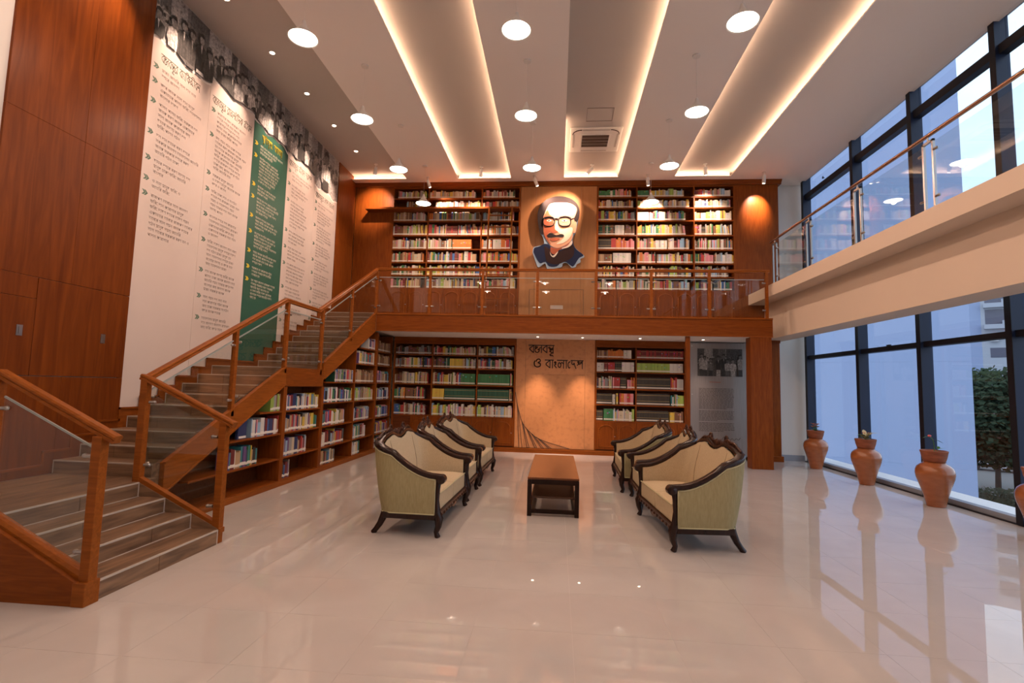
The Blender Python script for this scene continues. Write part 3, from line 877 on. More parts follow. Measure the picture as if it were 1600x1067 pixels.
ZU = [4.14, 4.48, 4.825, 5.18, 5.55, 5.93, 6.265, 6.55, 6.835]
spU = {(0, 0): [(0.10, None, 0), (0.88, 'pale', False)], (1, 0): [(0.36, None, 0), (0.06, 'cool', False), (0.2, 'brown', False), (0.36, 'pale', False)], (1, 1): [(0.12, None, 0), (0.86, 'pale', False)],
       (4, 1): [(0.25, 'pale', False), (0.22, 'mix', False), (0.36, 'orange', True), (0.14, None, 0)]}
upper_left = wall_case('bookcase', 'tall upper bookcase left of the portrait with ladder ledge', [-4.43, -3.47, -2.04, -1.04], ZU, (ZM, 4.11), [-4.41, -3.94, -3.47, -2.99, -2.515, -2.04, -1.55, -1.06], 6.84, spU)
spV = {(0, 0): [(0.2, 'green', True), (0.7, 'warm', False)], (0, 1): [(0.22, 'green', True), (0.63, 'pale', False)], (2, 1): [(0.22, 'white', True), (0.65, 'warm', False)], (2, 2): [(0.96, 'pale', False)],
       (3, 0): [(0.45, 'dark', True), (0.25, 'white', True), (0.28, 'brown', False)], (4, 0): [(0.35, 'black', True), (0.62, 'redpink', False)], (5, 0): [(0.4, 'brown', True), (0.5, 'white', True)]}
upper_right = wall_case('bookcase', 'tall upper bookcase right of the portrait', [0.97, 1.96, 3.38, 4.365], ZU, (ZM, 4.11), [0.99, 1.48, 1.96, 2.43, 2.905, 3.38, 3.86, 4.345], 6.84, spV)

ZL = [0.85, 1.255, 1.648, 2.065, 2.40, 2.70]
spLL = {(0, 0): [(0.98, 'dark', False)], (1, 0): [(0.14, 'dark', False), (0.14, 'tan' if 'tan' in PAL else 'pale', False), (0.5, 'warm', False), (0.2, 'mix', False)], (1, 1): [(0.38, 'dark', False), (0.3, 'yellow', True), (0.3, 'pale', False)],
        (2, 1): [(0.45, 'warm', False), (0.2, 'mix', False), (0.35, 'green', True)], (2, 2): [(0.9, 'green', True), (0.08, 'pale', False)],
        (3, 1): [(0.28, 'yellow', True), (0.72, 'dgreen', True)], (3, 2): [(0.88, 'dgreen', True), (0.1, 'brown', False)], (4, 1): [(1.0, 'pale', False)], (4, 2): [(1.0, 'pale', False)]}
lower_left = wall_case('bookcase', 'lower bookcase left of the lettered panel with green volumes', [-4.20, -3.20, -2.03, -1.06], ZL, (0.12, 0.82), [-3.72, -3.19, -2.66, -2.13, -1.60, -1.08], 2.85, spLL)
spLR = {(0, 0): [(0.3, 'brown', True), (0.4, 'orange', False), (0.22, 'white', True)], (0, 1): [(0.99, 'red', True)], (1, 0): [(0.2, 'white', True), (0.1, 'red', True), (0.18, 'redpink', True), (0.18, 'black', True), (0.32, 'white', True)],
        (1, 1): [(0.7, 'limeset', True), (0.3, 'white', True)], (2, 0): [(0.42, 'mix', False), (0.2, 'redpink', True), (0.18, 'black', True), (0.2, 'redpink', False)], (2, 1): [(0.72, 'black', True), (0.13, 'redpink', False), (0.15, 'white', True)],
        (3, 0): [(0.42, 'black', True), (0.1, 'white', True), (0.08, 'yellow', True), (0.38, 'redpink', True)], (3, 1): [(0.72, 'black', True), (0.14, 'cool', False), (0.14, 'limeset', True)],
        (4, 0): [(0.2, 'black', True), (0.24, 'green', True), (0.55, 'pale', False)], (4, 1): [(0.7, 'black', True), (0.1, 'yellow', True), (0.2, 'brown', False)]}
lower_right = wall_case('bookcase', 'lower bookcase right of the lettered panel with dark volumes', [0.97, 1.96, 3.15], ZL, (0.12, 0.82), [0.99, 1.48, 1.975, 2.46, 2.945, 3.13], 2.85, spLR)
for x0, x1, lab in ((-4.2, 3.17, ''),):
    pl = struct('trim_4', MB().box(x0, x1, YB - 0.03, YB + 0.3, 0, 0.115).box(x0, x1, YB - 0.045, YB + 0.02, 0.085, 0.115), 'rail_x', 'wooden plinth under the lower bookcases', bevel=0.004)

# ---- ledge and ladder at the upper left case
tag(MB().prism([(YB - 0.004, 6.165), (12.58, 6.165), (12.58, 6.215), (YB - 0.004, 6.225)], 'x', -5.09, -1.03).obj('ladder_ledge', 'wood_x', bevel=0.004), 'long wooden ledge projecting across the upper left bookcase', 'ledge')
lad = thing('library_ladder', 'slim wooden ladder leaning on the upper left bookcase ledge', 'ladder', (-1.5, 12.2, ZM))
for x in (-1.80, -1.21):
    MB().box(x - 0.018, x + 0.018, -0.02, 0.02, 0, 1).obj('side_rail', 'rail_x', lad, world_coords=False)
    o = lad.children[-1]
    p0, p1 = Vector((x, 12.26, ZM)), Vector((x, 12.55, 6.20))
    dvec = p1 - p0
    o.location = p0 - Vector(lad['_o'])
    o.rotation_euler = (-math.atan2(dvec.y, dvec.z), 0, 0)
    o.scale = (1, 1, dvec.length)
    o.data = o.data.copy()
    for v in o.data.vertices: v.co.x -= x
for k in range(9):
    u = (k + 0.6) / 9.3
    y, z = 12.26 + 0.29 * u, ZM + (6.18 - ZM) * u
    MB().box(-1.79, -1.22, y - 0.02, y + 0.02, z - 0.012, z + 0.012).obj('rung', 'rail_x', lad)

# ---- bookcase under the stairs
us = thing('bookcase', 'long stepped bookcase built in under the staircase', 'bookcase', (-4.45, 9.0, 0))
def core_z(y):
    if y < 7.75: return 0.45 + (y - 5.6) * 0.535
    if y < 8.95: return 1.545
    if y < 9.1: return 1.60
    if y < 11.58: return 1.70 + (y - 9.1) * 0.4718
    return 2.84
FX, BX = -4.262, -4.62
bays = [('first', 5.36, 7.66, [0.095, 0.435, 0.82, 1.165]), ('second', 7.76, 8.945, [0.095, 0.435, 0.82, 1.165]), ('third', 9.05, 10.46, [0.10, 0.435, 0.815, 1.245, 1.635]),
        ('fourth', 10.50, 11.68, [0.10, 0.435, 0.815, 1.245, 1.635, 2.045, 2.40]), ('last', 11.78, 12.84, [0.10, 0.42, 0.81, 1.238, 1.64, 2.06, 2.40])]
for ya, yb_, thick in ((7.66, 7.76, 1), (8.945, 9.05, 1), (10.46, 10.50, 0), (11.68, 11.78, 1), (12.82, 12.85, 0)):
    MB().box(BX, FX + (0.008 if thick else 0), ya, yb_, 0.0, min(core_z(ya), core_z(yb_)) - 0.005).obj('divider', 'wood_v', us, bevel=0.003)
MB().prism([(5.30, 0.0), (12.85, 0.0), (12.85, 2.84), (11.6, 2.84), (9.1, 1.68), (7.75, 1.53), (5.6, 0.43), (5.30, 0.29)], 'x', BX - 0.03, BX).obj('back_panel', 'shelf_dark', us)
MB().box(BX, FX + 0.012, 5.30, 12.84, 0.0, 0.085).obj('plinth', 'rail_y', us, bevel=0.004)
fills = {('first', 0): [], ('first', 1): [(6.47, 7.12, 'cool')], ('first', 2): [(6.93, 7.64, 'cool')], ('first', 3): [(7.38, 7.65, 'pale')],
         ('second', 0): [(7.78, 8.05, 'cool')], ('second', 1): [(7.78, 8.56, 'cool')], ('second', 2): [(7.78, 8.92, 'cool')], ('second', 3): [(7.79, 8.93, 'cool')],
         ('third', 0): [(9.07, 9.72, 'cool')], ('third', 1): [(9.07, 10.12, 'cool')], ('third', 2): [(9.07, 10.12, 'cool')], ('third', 3): [(9.07, 10.44, 'cool')], ('third', 4): [(9.55, 10.45, 'mix')],
         ('fourth', 0): [(10.52, 11.0, 'cool')], ('fourth', 1): [(10.52, 11.3, 'cool')], ('fourth', 2): [(10.52, 11.45, 'cool')], ('fourth', 3): [(10.52, 11.64, 'pale')], ('fourth', 4): [(10.52, 11.66, 'brown')], ('fourth', 5): [(10.7, 11.66, 'cool')], ('fourth', 6): [(11.25, 11.66, 'cool')],
         ('last', 0): [(11.8, 12.5, 'cool')], ('last', 1): [(11.8, 12.78, 'cool')], ('last', 2): [(11.8, 12.78, 'cool')], ('last', 3): [(11.8, 12.78, 'cool')], ('last', 4): [(11.8, 12.78, 'cool')], ('last', 5): [(11.8, 12.78, 'brown')], ('last', 6): [(11.8, 12.78, 'brown')]}
for bn, y0, y1, zs in bays:
    rows_here = []
    for k, z in enumerate(zs):
        ys_ = y0
        while core_z(ys_) < z + 0.06 and ys_ < y1: ys_ += 0.02
        if y1 - ys_ > 0.05:
            MB().box(BX, FX, ys_, y1, z - 0.025, z).obj('shelf', 'wood_y', us, bevel=0.002)
        nz_ = zs[k + 1] - 0.03 if k + 1 < len(zs) else 9
        for a, b, pal in fills[(bn, k)]:
            rows_here.append((k, z, a, b, pal, nz_))
    for k, z, a, b, pal, nz_ in rows_here:
        bi = 0
        rown = ['bottom', 'second lowest', 'third lowest', 'fourth lowest', 'fifth lowest', 'sixth lowest', 'top'][k]
        for pos, t, h, c, uni in row_books(b - a, [(1.0, pal, False)], min(0.30, nz_ - z - 0.03) if nz_ < 9 else 0.27):
            y = a + pos
            h = min(h, core_z(y) - z - 0.03)
            if h < 0.12: continue
            if NB[0] < 300:
                single_book((FX - 0.035, y, z + 0.001), (0, 1), (-1, 0), t, h, 0.18, c,
                            '%s book, %s from left, %s shelf, %s bay of stair bookcase' % (c, ordn(bi), rown, bn), 'books under the stairs')
            else:
                bulk_book((FX - 0.035, y, z), (0, 1), (-1, 0), t, h, 0.18, c)
            bi += 1
# the large blue book standing face-out near the low end of the second shelf
bl = MB()
bl.curm = 0
bl.prism([(6.66, 0.821), (6.86, 0.821), (6.86, 1.07), (6.69, 1.07)], 'x', FX - 0.10, FX - 0.06)
bb = bl.obj('picture_book', 'cover_navy', bevel=0.003)
tag(bb, 'large dark blue book facing out at the low end of the stair bookcase', 'book')
MB().box(FX - 0.06, FX - 0.057, 6.69, 6.85, 0.83, 0.86).obj('title_strip', 'label_white', bb)
print('single books', NB[0])
bo = bulk.obj('rows_of_books', 'painted')
tag(bo, 'rows of mixed coloured library books filling the wall bookcases', 'books', kind='stuff')

# ================================================================== LETTERING
# hand drawn stroke letters (head line at 1, base at 0); each: width, strokes, head line or not
GL = {
 'ba': (0.80, [[(.70, .96), (.45, .80), (.12, .50), (.42, .22), (.70, .04)], [(.70, 1), (.70, 0)]], 1),
 'ra': (0.80, [[(.70, .96), (.45, .80), (.12, .50), (.42, .22), (.70, .04)], [(.70, 1), (.70, 0)], [(.22, .06), (.30, .0), (.22, -.06), (.16, .0), (.22, .06)]], 1),
 'nga': (1.15, [[(.30, .86), (.12, .78), (.16, .62), (.38, .62), (.44, .80), (.30, .62), (.10, .44), (.18, .14), (.48, .04), (.70, .22), (.66, .46), (.50, .40)], [(.70, .30), (.78, .62), (1.02, .70)], [(1.05, 1), (1.05, 0)]], 1),
 'ndhu': (0.95, [[(.10, .62), (.22, .76), (.36, .66), (.30, .50), (.50, .52), (.80, .70)], [(.82, 1), (.82, -.05)], [(.80, .50), (.50, .36), (.30, .22), (.56, .10), (.80, -.02)], [(.62, -.08), (.36, -.20), (.44, -.36), (.70, -.34), (.84, -.44)]], 1),
 'o': (0.95, [[(.34, .66), (.46, .90), (.74, .94), (.84, .72), (.58, .52), (.84, .40), (.84, .14), (.54, .0), (.22, .12), (.12, .46), (.20, .74)]], 0),
 'aa': (0.40, [[(.26, 1), (.26, 0)]], 1),
 'ng': (0.55, [[(.26, .82), (.14, .72), (.26, .60), (.38, .72), (.26, .82)], [(.42, .52), (.16, .36), (.44, .04)]], 0),
 'la': (1.05, [[(.46, .58), (.30, .70), (.12, .50), (.18, .20), (.40, .12), (.52, .36), (.52, .60), (.68, .72), (.90, .56)], [(.92, 1), (.92, 0)]], 1),
 'e': (0.50, [[(.42, .86), (.16, .70), (.10, .36), (.24, .06), (.40, .14)]], 0),
 'da': (0.80, [[(.16, .98), (.16, .60), (.38, .50), (.46, .70), (.56, .40), (.74, .02)]], 1),
 'sha': (0.95, [[(.10, .40), (.30, .58), (.40, .82), (.18, .84), (.34, .56), (.54, .60), (.66, .82), (.82, .60)], [(.84, 1), (.84, 0)]], 1),
 'na': (0.85, [[(.10, .46), (.22, .72), (.40, .66), (.34, .46), (.18, .44)], [(.40, .60), (.72, .50)], [(.74, 1), (.74, 0)]], 1),
 'ja': (0.95, [[(.10, .50), (.16, .20), (.44, .16), (.52, .50), (.34, .70), (.20, .60)], [(.52, .60), (.80, .10), (.90, .24)], [(.52, 1), (.52, .5)]], 1),
 'ii': (0.45, [[(.30, 0), (.30, 1), (.16, 1.22), (-.30, 1.26), (-.60, 1.10)]], 1),
 'i': (0.45, [[(.20, 0), (.20, 1), (.30, 1.22), (.70, 1.24), (.95, 1.05)]], 1),
 'kta': (1.0, [[(.62, .92), (.36, .72), (.12, .46), (.40, .22), (.62, .06)], [(.62, 1), (.62, 0)], [(.62, .70), (.86, .62), (.92, .36), (.76, .26)]], 1),
 'ya': (0.5, [[(.14, .70), (.34, .46), (.20, .24), (.38, .0)]], 1),
 'ta': (0.90, [[(.16, .86), (.12, .46), (.34, .30), (.46, .56), (.60, .62), (.80, .46), (.66, .08), (.40, .0)]], 1),
 'ka': (1.0, [[(.62, .92), (.36, .72), (.12, .46), (.40, .22), (.62, .06)], [(.62, 1), (.62, 0)], [(.62, .78), (.90, .66), (.84, .36)]], 1),
 'ma': (0.85, [[(.16, .98), (.18, .50), (.36, .40), (.30, .60), (.70, .30)], [(.74, 1), (.74, 0)]], 1),
 'u': (0.0, [[(-.30, -.06), (-.46, -.20), (-.34, -.34), (-.10, -.26)]], 0),
 'ddha': (0.95, [[(.14, .98), (.14, .62), (.36, .52), (.44, .70), (.54, .46)], [(.80, .62), (.46, .30), (.80, .04)], [(.82, 1), (.82, 0)]], 1),
 'ai': (0.55, [[(.42, .86), (.16, .70), (.10, .36), (.24, .06), (.40, .14)], [(.42, 1), (.26, 1.22), (.02, 1.26)]], 0),
 'sp': (0.5, [], 0),
}
def letters(mb, word, org, ux, uz, size, nrm, half, depth):
    """ribbon strokes: org start of the base line, ux/uz unit vectors, size = letter height"""
    ux, uz, nrm, org = Vector(ux), Vector(uz), Vector(nrm), Vector(org)
    x = 0.0
    for gname in word:
        w, strokes, head = GL[gname]
        sl = [catmull(s, 5) if len(s) > 2 else s for s in strokes]
        if head: sl.append([(-0.02, 1.0), (w + 0.02, 1.0)])
        for s in sl:
            for p, q in zip(s, s[1:]):
                d = Vector((q[0] - p[0], q[1] - p[1]))
                if d.length < 1e-6: continue
                d.normalize()
                n2 = Vector((-d.y, d.x)) * half
                e = d * half * 0.5
                pts = [(p[0] - e.x + n2.x, p[1] - e.y + n2.y), (p[0] - e.x - n2.x, p[1] - e.y - n2.y), (q[0] + e.x - n2.x, q[1] + e.y - n2.y), (q[0] + e.x + n2.x, q[1] + e.y + n2.y)]
                W = [org + ux * ((x + a) * size) + uz * (b * size) for a, b in pts]
                top = [v + nrm * depth for v in W]
                mb.add(W + top, [(4, 5, 6, 7), (0, 4, 7, 3), (1, 2, 6, 5), (0, 1, 5, 4), (3, 7, 6, 2)])
        x += w
    return x * size
def word_len(word): return sum(GL[g_][0] for g_ in word)

# ---- lettered panel between the lower bookcases
tp = thing('lettered_wall_panel', 'tan wall panel with dark Bengali lettering and curved lines', 'wall panel', (-0.04, YB, 0.12))
yp = YB + 0.012
for x0, x1, z0, z1 in ((-1.035, -0.79, 0.12, 2.85), (-0.787, 0.703, 1.957, 2.85), (-0.787, 0.703, 0.12, 1.954), (0.706, 0.945, 0.12, 2.85)):
    MB().box(x0, x1, yp, 13.19, z0, z1).obj('panel', 'cork_panel', tp, bevel=0.002)
def sign(word, x, z, size, width):
    mb = MB()
    k = width / (word_len(word) * size)
    letters(mb, word, (x, yp, z), (k, 0, 0), (0, 0, 1), size, (0, -1, 0), 0.06, 0.012)
    mb.obj('lettering', 'letter_dark', tp)
sign(['ba', 'nga', 'ba', 'ndhu'], -0.72, 2.50, 0.19, 0.64)
sign(['o'], -0.60, 2.14, 0.21, 0.20)
sign(['ba', 'aa', 'ng', 'la', 'aa', 'e', 'da', 'sha'], -0.30, 2.12, 0.20, 0.95)
curve = [(-1.034, 1.496), (-0.96, 1.119), (-0.833, 0.731), (-0.638, 0.503), (-0.367, 0.326), (0.339, 0.129)]
flat = [(-0.006, -0.007), (0.006, -0.007), (0.006, 0.007), (-0.006, 0.007)]
cpts = catmull(curve, 8)
MB().sweep([(a, yp - 0.004, b) for a, b in cpts], flat, up=(0, 1, 0)).obj('curved_line', 'letter_dark', tp)
for (ax, az), bx in zip([(-0.975, 1.19), (-0.955, 1.10), (-0.85, 0.77), (-0.835, 0.735), (-0.73, 0.59), (-0.70, 0.56), (-0.62, 0.49), (-0.58, 0.46), (-0.48, 0.39), (-0.43, 0.36)], [-0.913, -0.834, -0.708, -0.655, -0.513, -0.462, -0.347, -0.295, -0.165, -0.106]):
    MB().sweep([(ax, yp - 0.004, az), (bx, yp - 0.004, 0.122)], flat, up=(0, 1, 0)).obj('ray_line', 'letter_dark', tp)

# ---- cut-out portrait of a man between the upper bookcases
po = thing('portrait_cutout', 'large cut-out portrait of a man with glasses and dark coat', 'portrait', (-0.04, 12.72, 4.63))
def pt(u, v): return (-0.709 + u * 0.001916, 6.525 - (v - 60) * 0.001975)
def layer(name, pts, mat, y, th=0.006):
    MB().prism([pt(*p) for p in catmull(pts + [pts[0]], 3)[:-1]] if name != 'glasses' else [pt(*p) for p in pts], 'y', y - th, y).obj(name, mat, po)
for n_, c_ in (('p_navy', (0.010, 0.018, 0.055)), ('p_dark', (0.018, 0.011, 0.011)), ('p_skin', (0.62, 0.33, 0.20)), ('p_light', (0.80, 0.60, 0.45)), ('p_shade', (0.36, 0.095, 0.045)), ('p_paleblue', (0.30, 0.40, 0.50)), ('p_white', (0.75, 0.66, 0.56)), ('p_brown', (0.03, 0.012, 0.011))):
    principled(n_, c_, 0.6, spec=0.2)
Y0 = 12.74
MB().prism([pt(*p) for p in catmull([(15, 800), (30, 735), (100, 715), (165, 690), (150, 600), (110, 540), (85, 430), (72, 330), (80, 250), (110, 180), (160, 120), (230, 80), (300, 60), (380, 57), (460, 70), (530, 100), (590, 150), (625, 220), (632, 290), (620, 350), (605, 430), (585, 540), (555, 590), (545, 650), (560, 700), (600, 760), (695, 835), (695, 865), (650, 885), (655, 925), (605, 955), (590, 990), (540, 1000), (515, 975), (470, 938), (420, 945), (410, 990), (330, 1008), (270, 1018), (215, 1015), (185, 945), (100, 997), (60, 920)] + [(15, 800)], 3)[:-1]], 'y', Y0, Y0 + 0.03).obj('backing_board', 'p_paleblue', po)
layer('hair', [(85, 430), (72, 330), (80, 250), (110, 180), (160, 120), (230, 80), (300, 60), (380, 57), (460, 70), (530, 100), (590, 150), (625, 220), (632, 290), (620, 360), (580, 420), (540, 400), (200, 400), (160, 560), (110, 540)], 'p_dark', Y0)
layer('coat', [(30, 800), (40, 745), (110, 722), (170, 690), (230, 700), (300, 760), (420, 760), (545, 655), (560, 705), (600, 765), (690, 835), (640, 870), (610, 910), (580, 960), (545, 985), (470, 930), (400, 935), (340, 985), (240, 985), (190, 925), (120, 945), (70, 880)], 'p_navy', Y0)
layer('waistcoat', [(170, 720), (250, 760), (330, 800), (440, 760), (540, 700), (570, 790), (540, 870), (430, 930), (330, 960), (220, 930), (190, 860)], 'p_brown', Y0 - 0.004)
layer('face', [(150, 330), (205, 205), (260, 150), (380, 140), (500, 152), (590, 210), (585, 290), (560, 360), (585, 440), (580, 520), (550, 545), (545, 600), (520, 655), (440, 715), (340, 745), (262, 715), (200, 640), (160, 560), (152, 450)], 'p_skin', Y0 - 0.006)
layer('forehead_highlight', [(215, 215), (270, 160), (400, 148), (520, 165), (580, 225), (560, 300), (490, 318), (400, 318), (345, 335), (285, 305), (235, 285)], 'p_light', Y0 - 0.010)
layer('cheek_shade', [(155, 350), (200, 240), (232, 300), (262, 330), (292, 470), (262, 520), (215, 560), (230, 640), (262, 700), (210, 640), (165, 560)], 'p_shade', Y0 - 0.010)
layer('cheek_light', [(310, 440), (340, 380), (352, 450), (400, 500), (520, 470), (545, 520), (500, 620), (420, 680), (330, 690), (400, 640), (430, 590), (350, 540), (300, 520)], 'p_light', Y0 - 0.010)
layer('neck', [(255, 730), (340, 750), (440, 722), (520, 665), (480, 730), (370, 770), (340, 820), (290, 825), (255, 790)], 'p_shade', Y0 - 0.008)
layer('collar', [(245, 790), (285, 850), (355, 790), (335, 835), (300, 868), (262, 845)], 'p_white', Y0 - 0.014)
layer('collar', [(405, 745), (480, 715), (530, 650), (546, 670), (530, 705), (480, 740), (410, 755)], 'p_white', Y0 - 0.014)
layer('moustache', [(205, 580), (240, 550), (300, 565), (330, 575), (400, 560), (430, 580), (410, 600), (340, 595), (260, 605), (215, 600)], 'p_dark', Y0 - 0.016)
layer('mouth', [(240, 625), (300, 612), (380, 620), (330, 650), (270, 655)], 'p_shade', Y0 - 0.016)
layer('nose_shade', [(262, 470), (300, 440), (310, 500), (350, 530), (320, 545), (265, 545), (245, 520)], 'p_shade', Y0 - 0.014)
layer('brow', [(170, 345), (230, 330), (300, 350), (290, 365), (230, 352), (180, 365)], 'p_dark', Y0 - 0.016)
layer('brow', [(370, 335), (450, 322), (520, 345), (510, 358), (450, 342), (380, 352)], 'p_dark', Y0 - 0.016)
for cx, cy in ((228, 385), (432, 390)):
    layer('eye', [(cx - 35, cy), (cx, cy - 18), (cx + 35, cy - 2), (cx, cy + 12)], 'p_white', Y0 - 0.014)
    layer('pupil', [(cx - 12, cy - 4), (cx, cy - 14), (cx + 12, cy - 4), (cx, cy + 8)], 'p_dark', Y0 - 0.019)
def lens(cx, cy, rx, ry):
    pts = []
    for k in range(25):
        a = 2 * math.pi * k / 24
        c, s_ = math.cos(a), math.sin(a)
        u = cx + rx * math.copysign(abs(c) ** 0.7, c); v = cy + ry * math.copysign(abs(s_) ** 0.7, s_)
        x, z = pt(u, v); pts.append((x, Y0 - 0.022, z))
    return pts
MB().tube(lens(225, 395, 75, 62), 0.013, 6).obj('glasses_rim', 'p_dark', po, smooth=True)
MB().tube(lens(435, 395, 82, 62), 0.013, 6).obj('glasses_rim', 'p_dark', po, smooth=True)
br = [pt(300, 365), pt(325, 355), pt(352, 365)]
MB().tube([(a, Y0 - 0.022, b) for a, b in br], 0.012, 6).obj('glasses_bridge', 'p_dark', po)
a, b = pt(518, 370), pt(560, 350)
MB().tube([(a[0], Y0 - 0.022, a[1]), (b[0], Y0 - 0.018, b[1])], 0.012, 6).obj('glasses_arm', 'p_dark', po)
layer('ear', [(560, 410), (585, 395), (595, 450), (580, 540), (560, 545), (550, 480)], 'p_skin', Y0 - 0.010)
for k in range(4):
    x, z = pt(200 + 110 * k, 200 + (120 if k in (0, 3) else 0))
    MB().tube([(x, Y0 + 0.03, z), (x, YB + 0.008, z)], 0.012, 8).obj('standoff', 'steel', po)

# ---- steel text board at the lower right
sb = thing('text_board', 'brushed steel board with black and white photograph, text and signature', 'information board', (3.96, 12.78, 0.1))
MB().box(3.25, 4.66, 12.78, 12.795, 0.10, 2.82).obj('board', 'board_steel', sb, bevel=0.002)
for x in (3.29, 4.62):
    for z in (2.74, 1.56, 0.2):
        MB().tube([(x, 12.772, z), (x, 13.19, z)], 0.016, 10).obj('standoff', 'steel', sb)

def crowd_photo(name, parent, org, ux, uz, nrm, w, h, rnd, nfig, dark=1.0, bottom=None, fig_scale=1.0, bgc=None):
    """a printed black and white group picture as flat coloured shapes"""
    ux, uz, nrm, org = Vector(ux), Vector(uz), Vector(nrm), Vector(org)
    mb = MB()
    L = [0]
    def poly(pts, c):
        pts = [(min(max(a, 0), w), min(max(b, 0 if bottom is None else bottom(min(max(a, 0), w))), h)) for a, b in pts]
        L[0] += 1
        mb.cur = (c * 1.02, c * 0.97, c * 0.93)
        vs = [org + ux * a + uz * b + nrm * (0.00025 * L[0]) for a, b in pts]
        mb.add(vs, [tuple(range(len(vs)))])
    def ell(cx, cz, rx, rz, c, n=9):
        poly([(cx + rx * math.cos(2 * math.pi * k / n), cz + rz * math.sin(2 * math.pi * k / n)) for k in range(n)], c)
    n = 18
    bp = [(w * k / n, bottom(w * k / n) if bottom else 0.0) for k in range(n + 1)]
    poly(bp + [(w, h), (0, h)], bgc if bgc is not None else rnd.choice([0.30, 0.42, 0.22]) * dark)
    for k in range(7):
        x = rnd.uniform(0, w); ww = rnd.uniform(0.08, 0.25) * w
        z0_ = h * rnd.uniform(0.45, 0.7)
        poly([(x - ww / 2, z0_), (x + ww / 2, z0_), (x + ww / 2, h), (x - ww / 2, h)], rnd.choice([0.12, 0.2, 0.35, 0.5]) * dark)
    # a band of small heads behind, then standing figures in front
    for k in range(int(60 * w)):
        ell(rnd.uniform(0, w), h * rnd.uniform(0.42, 0.72), 0.022 * h * fig_scale, 0.030 * h * fig_scale, rnd.choice([0.03, 0.06, 0.12, 0.25, 0.4]) * dark, 6)
    for k in range(nfig):
        H = h * rnd.uniform(0.62, 0.86) * (fig_scale if fig_scale > 1.2 else 1.0)
        sc = 0.085 * h * fig_scale
        cx = (k + rnd.uniform(0.25, 0.75)) / nfig * w
        top = min(H, h * 0.97)
        cloth = rnd.choice([0.03, 0.045, 0.07, 0.50, 0.62, 0.58, 0.22]) * dark
        leg = rnd.choice([0.04, 0.5, 0.12]) * dark
        sw = sc * rnd.uniform(1.0, 1.35)
        poly([(cx - sw * 0.75, 0), (cx - sw * 0.7, top * 0.45), (cx + sw * 0.7, top * 0.45), (cx + sw * 0.75, 0)], leg)
        poly([(cx - sw * 0.85, top * 0.30), (cx - sw * 1.05, top - sc * 3.2), (cx - sw * 0.95, top - sc * 2.5), (cx - sc * 0.3, top - sc * 2.1), (cx + sc * 0.3, top - sc * 2.1), (cx + sw * 0.95, top - sc * 2.5), (cx + sw * 1.05, top - sc * 3.2), (cx + sw * 0.85, top * 0.30)], cloth)
        poly([(cx - sc * 0.2, top - sc * 2.1), (cx + sc * 0.2, top - sc * 2.1), (cx + sc * 0.05, top - sc * 3.6)], 0.6 * dark if cloth < 0.2 else 0.3 * dark)
        for q in (-0.55, -0.15, 0.4):
            fx = cx + sw * (q + rnd.uniform(-0.1, 0.1)); fw = sw * 0.07
            poly([(fx - fw, top * 0.3), (fx + fw, top * 0.3), (fx + fw * 0.5, top - sc * 2.6), (fx - fw * 0.5, top - sc * 2.6)], cloth * 0.45)
        s_ = rnd.choice([-1, 1])
        poly([(cx + s_ * sw * 0.95, top - sc * 2.5), (cx + s_ * sw * 1.25, top - sc * 4.2), (cx + s_ * sw * 0.7, top - sc * 5.0), (cx + s_ * sw * 0.6, top - sc * 4.4), (cx + s_ * sw * 0.9, top - sc * 3.9)], cloth * 0.7 + 0.02)
        ell(cx, top - sc * 1.15, sc * 0.62, sc * 0.88, rnd.choice([0.16, 0.22, 0.30]) * dark)
        poly([(cx - sc * 0.66, top - sc * 1.2), (cx - sc * 0.6, top - sc * 0.4), (cx, top - sc * 0.1), (cx + sc * 0.6, top - sc * 0.4), (cx + sc * 0.66, top - sc * 1.2), (cx + sc * 0.35, top - sc * 0.75), (cx - sc * 0.35, top - sc * 0.75)], 0.02)
    return mb.obj(name, 'printed', parent)
crowd_photo('photograph', sb, (3.42, 12.779, 2.01), (1, 0, 0), (0, 0, 1), (0, -1, 0), 1.06, 0.67, random.Random(3), 8, dark=0.5, bgc=0.06)
ln = MB().box(3.70, 3.97, 12.777, 12.78, 1.86, 1.872)
ln.obj('heading', 'p_shade', sb)
tl = MB()
rr = random.Random(5)
for k in range(33):
    z = 1.70 - k * 0.0318
    if k in (16, 25): continue
    x = 3.45
    end = 4.28 - (rr.uniform(0.1, 0.5) if k in (15, 24, 32) else rr.uniform(0, 0.03))
    while x < end:
        w_ = min(rr.uniform(0.03, 0.09), end - x)
        tl.box(x, x + w_, 12.778, 12.78, z, z + 0.012)
        x += w_ + 0.012
tag(tl.obj('text_lines', 'letter_dark', sb), kind='stuff')
sg = MB()
for x0, n_ in ((3.48, 7), (3.98, 10)):
    pts = [(x0 + 0.048 * k, 12.777, 0.50 + (0.05 if k % 2 else -0.02) * rr.uniform(0.4, 1.3)) for k in range(n_)]
    sg.tube(catmull(pts, 4), 0.006, 5)
sg.obj('signature', 'letter_dark', sb)

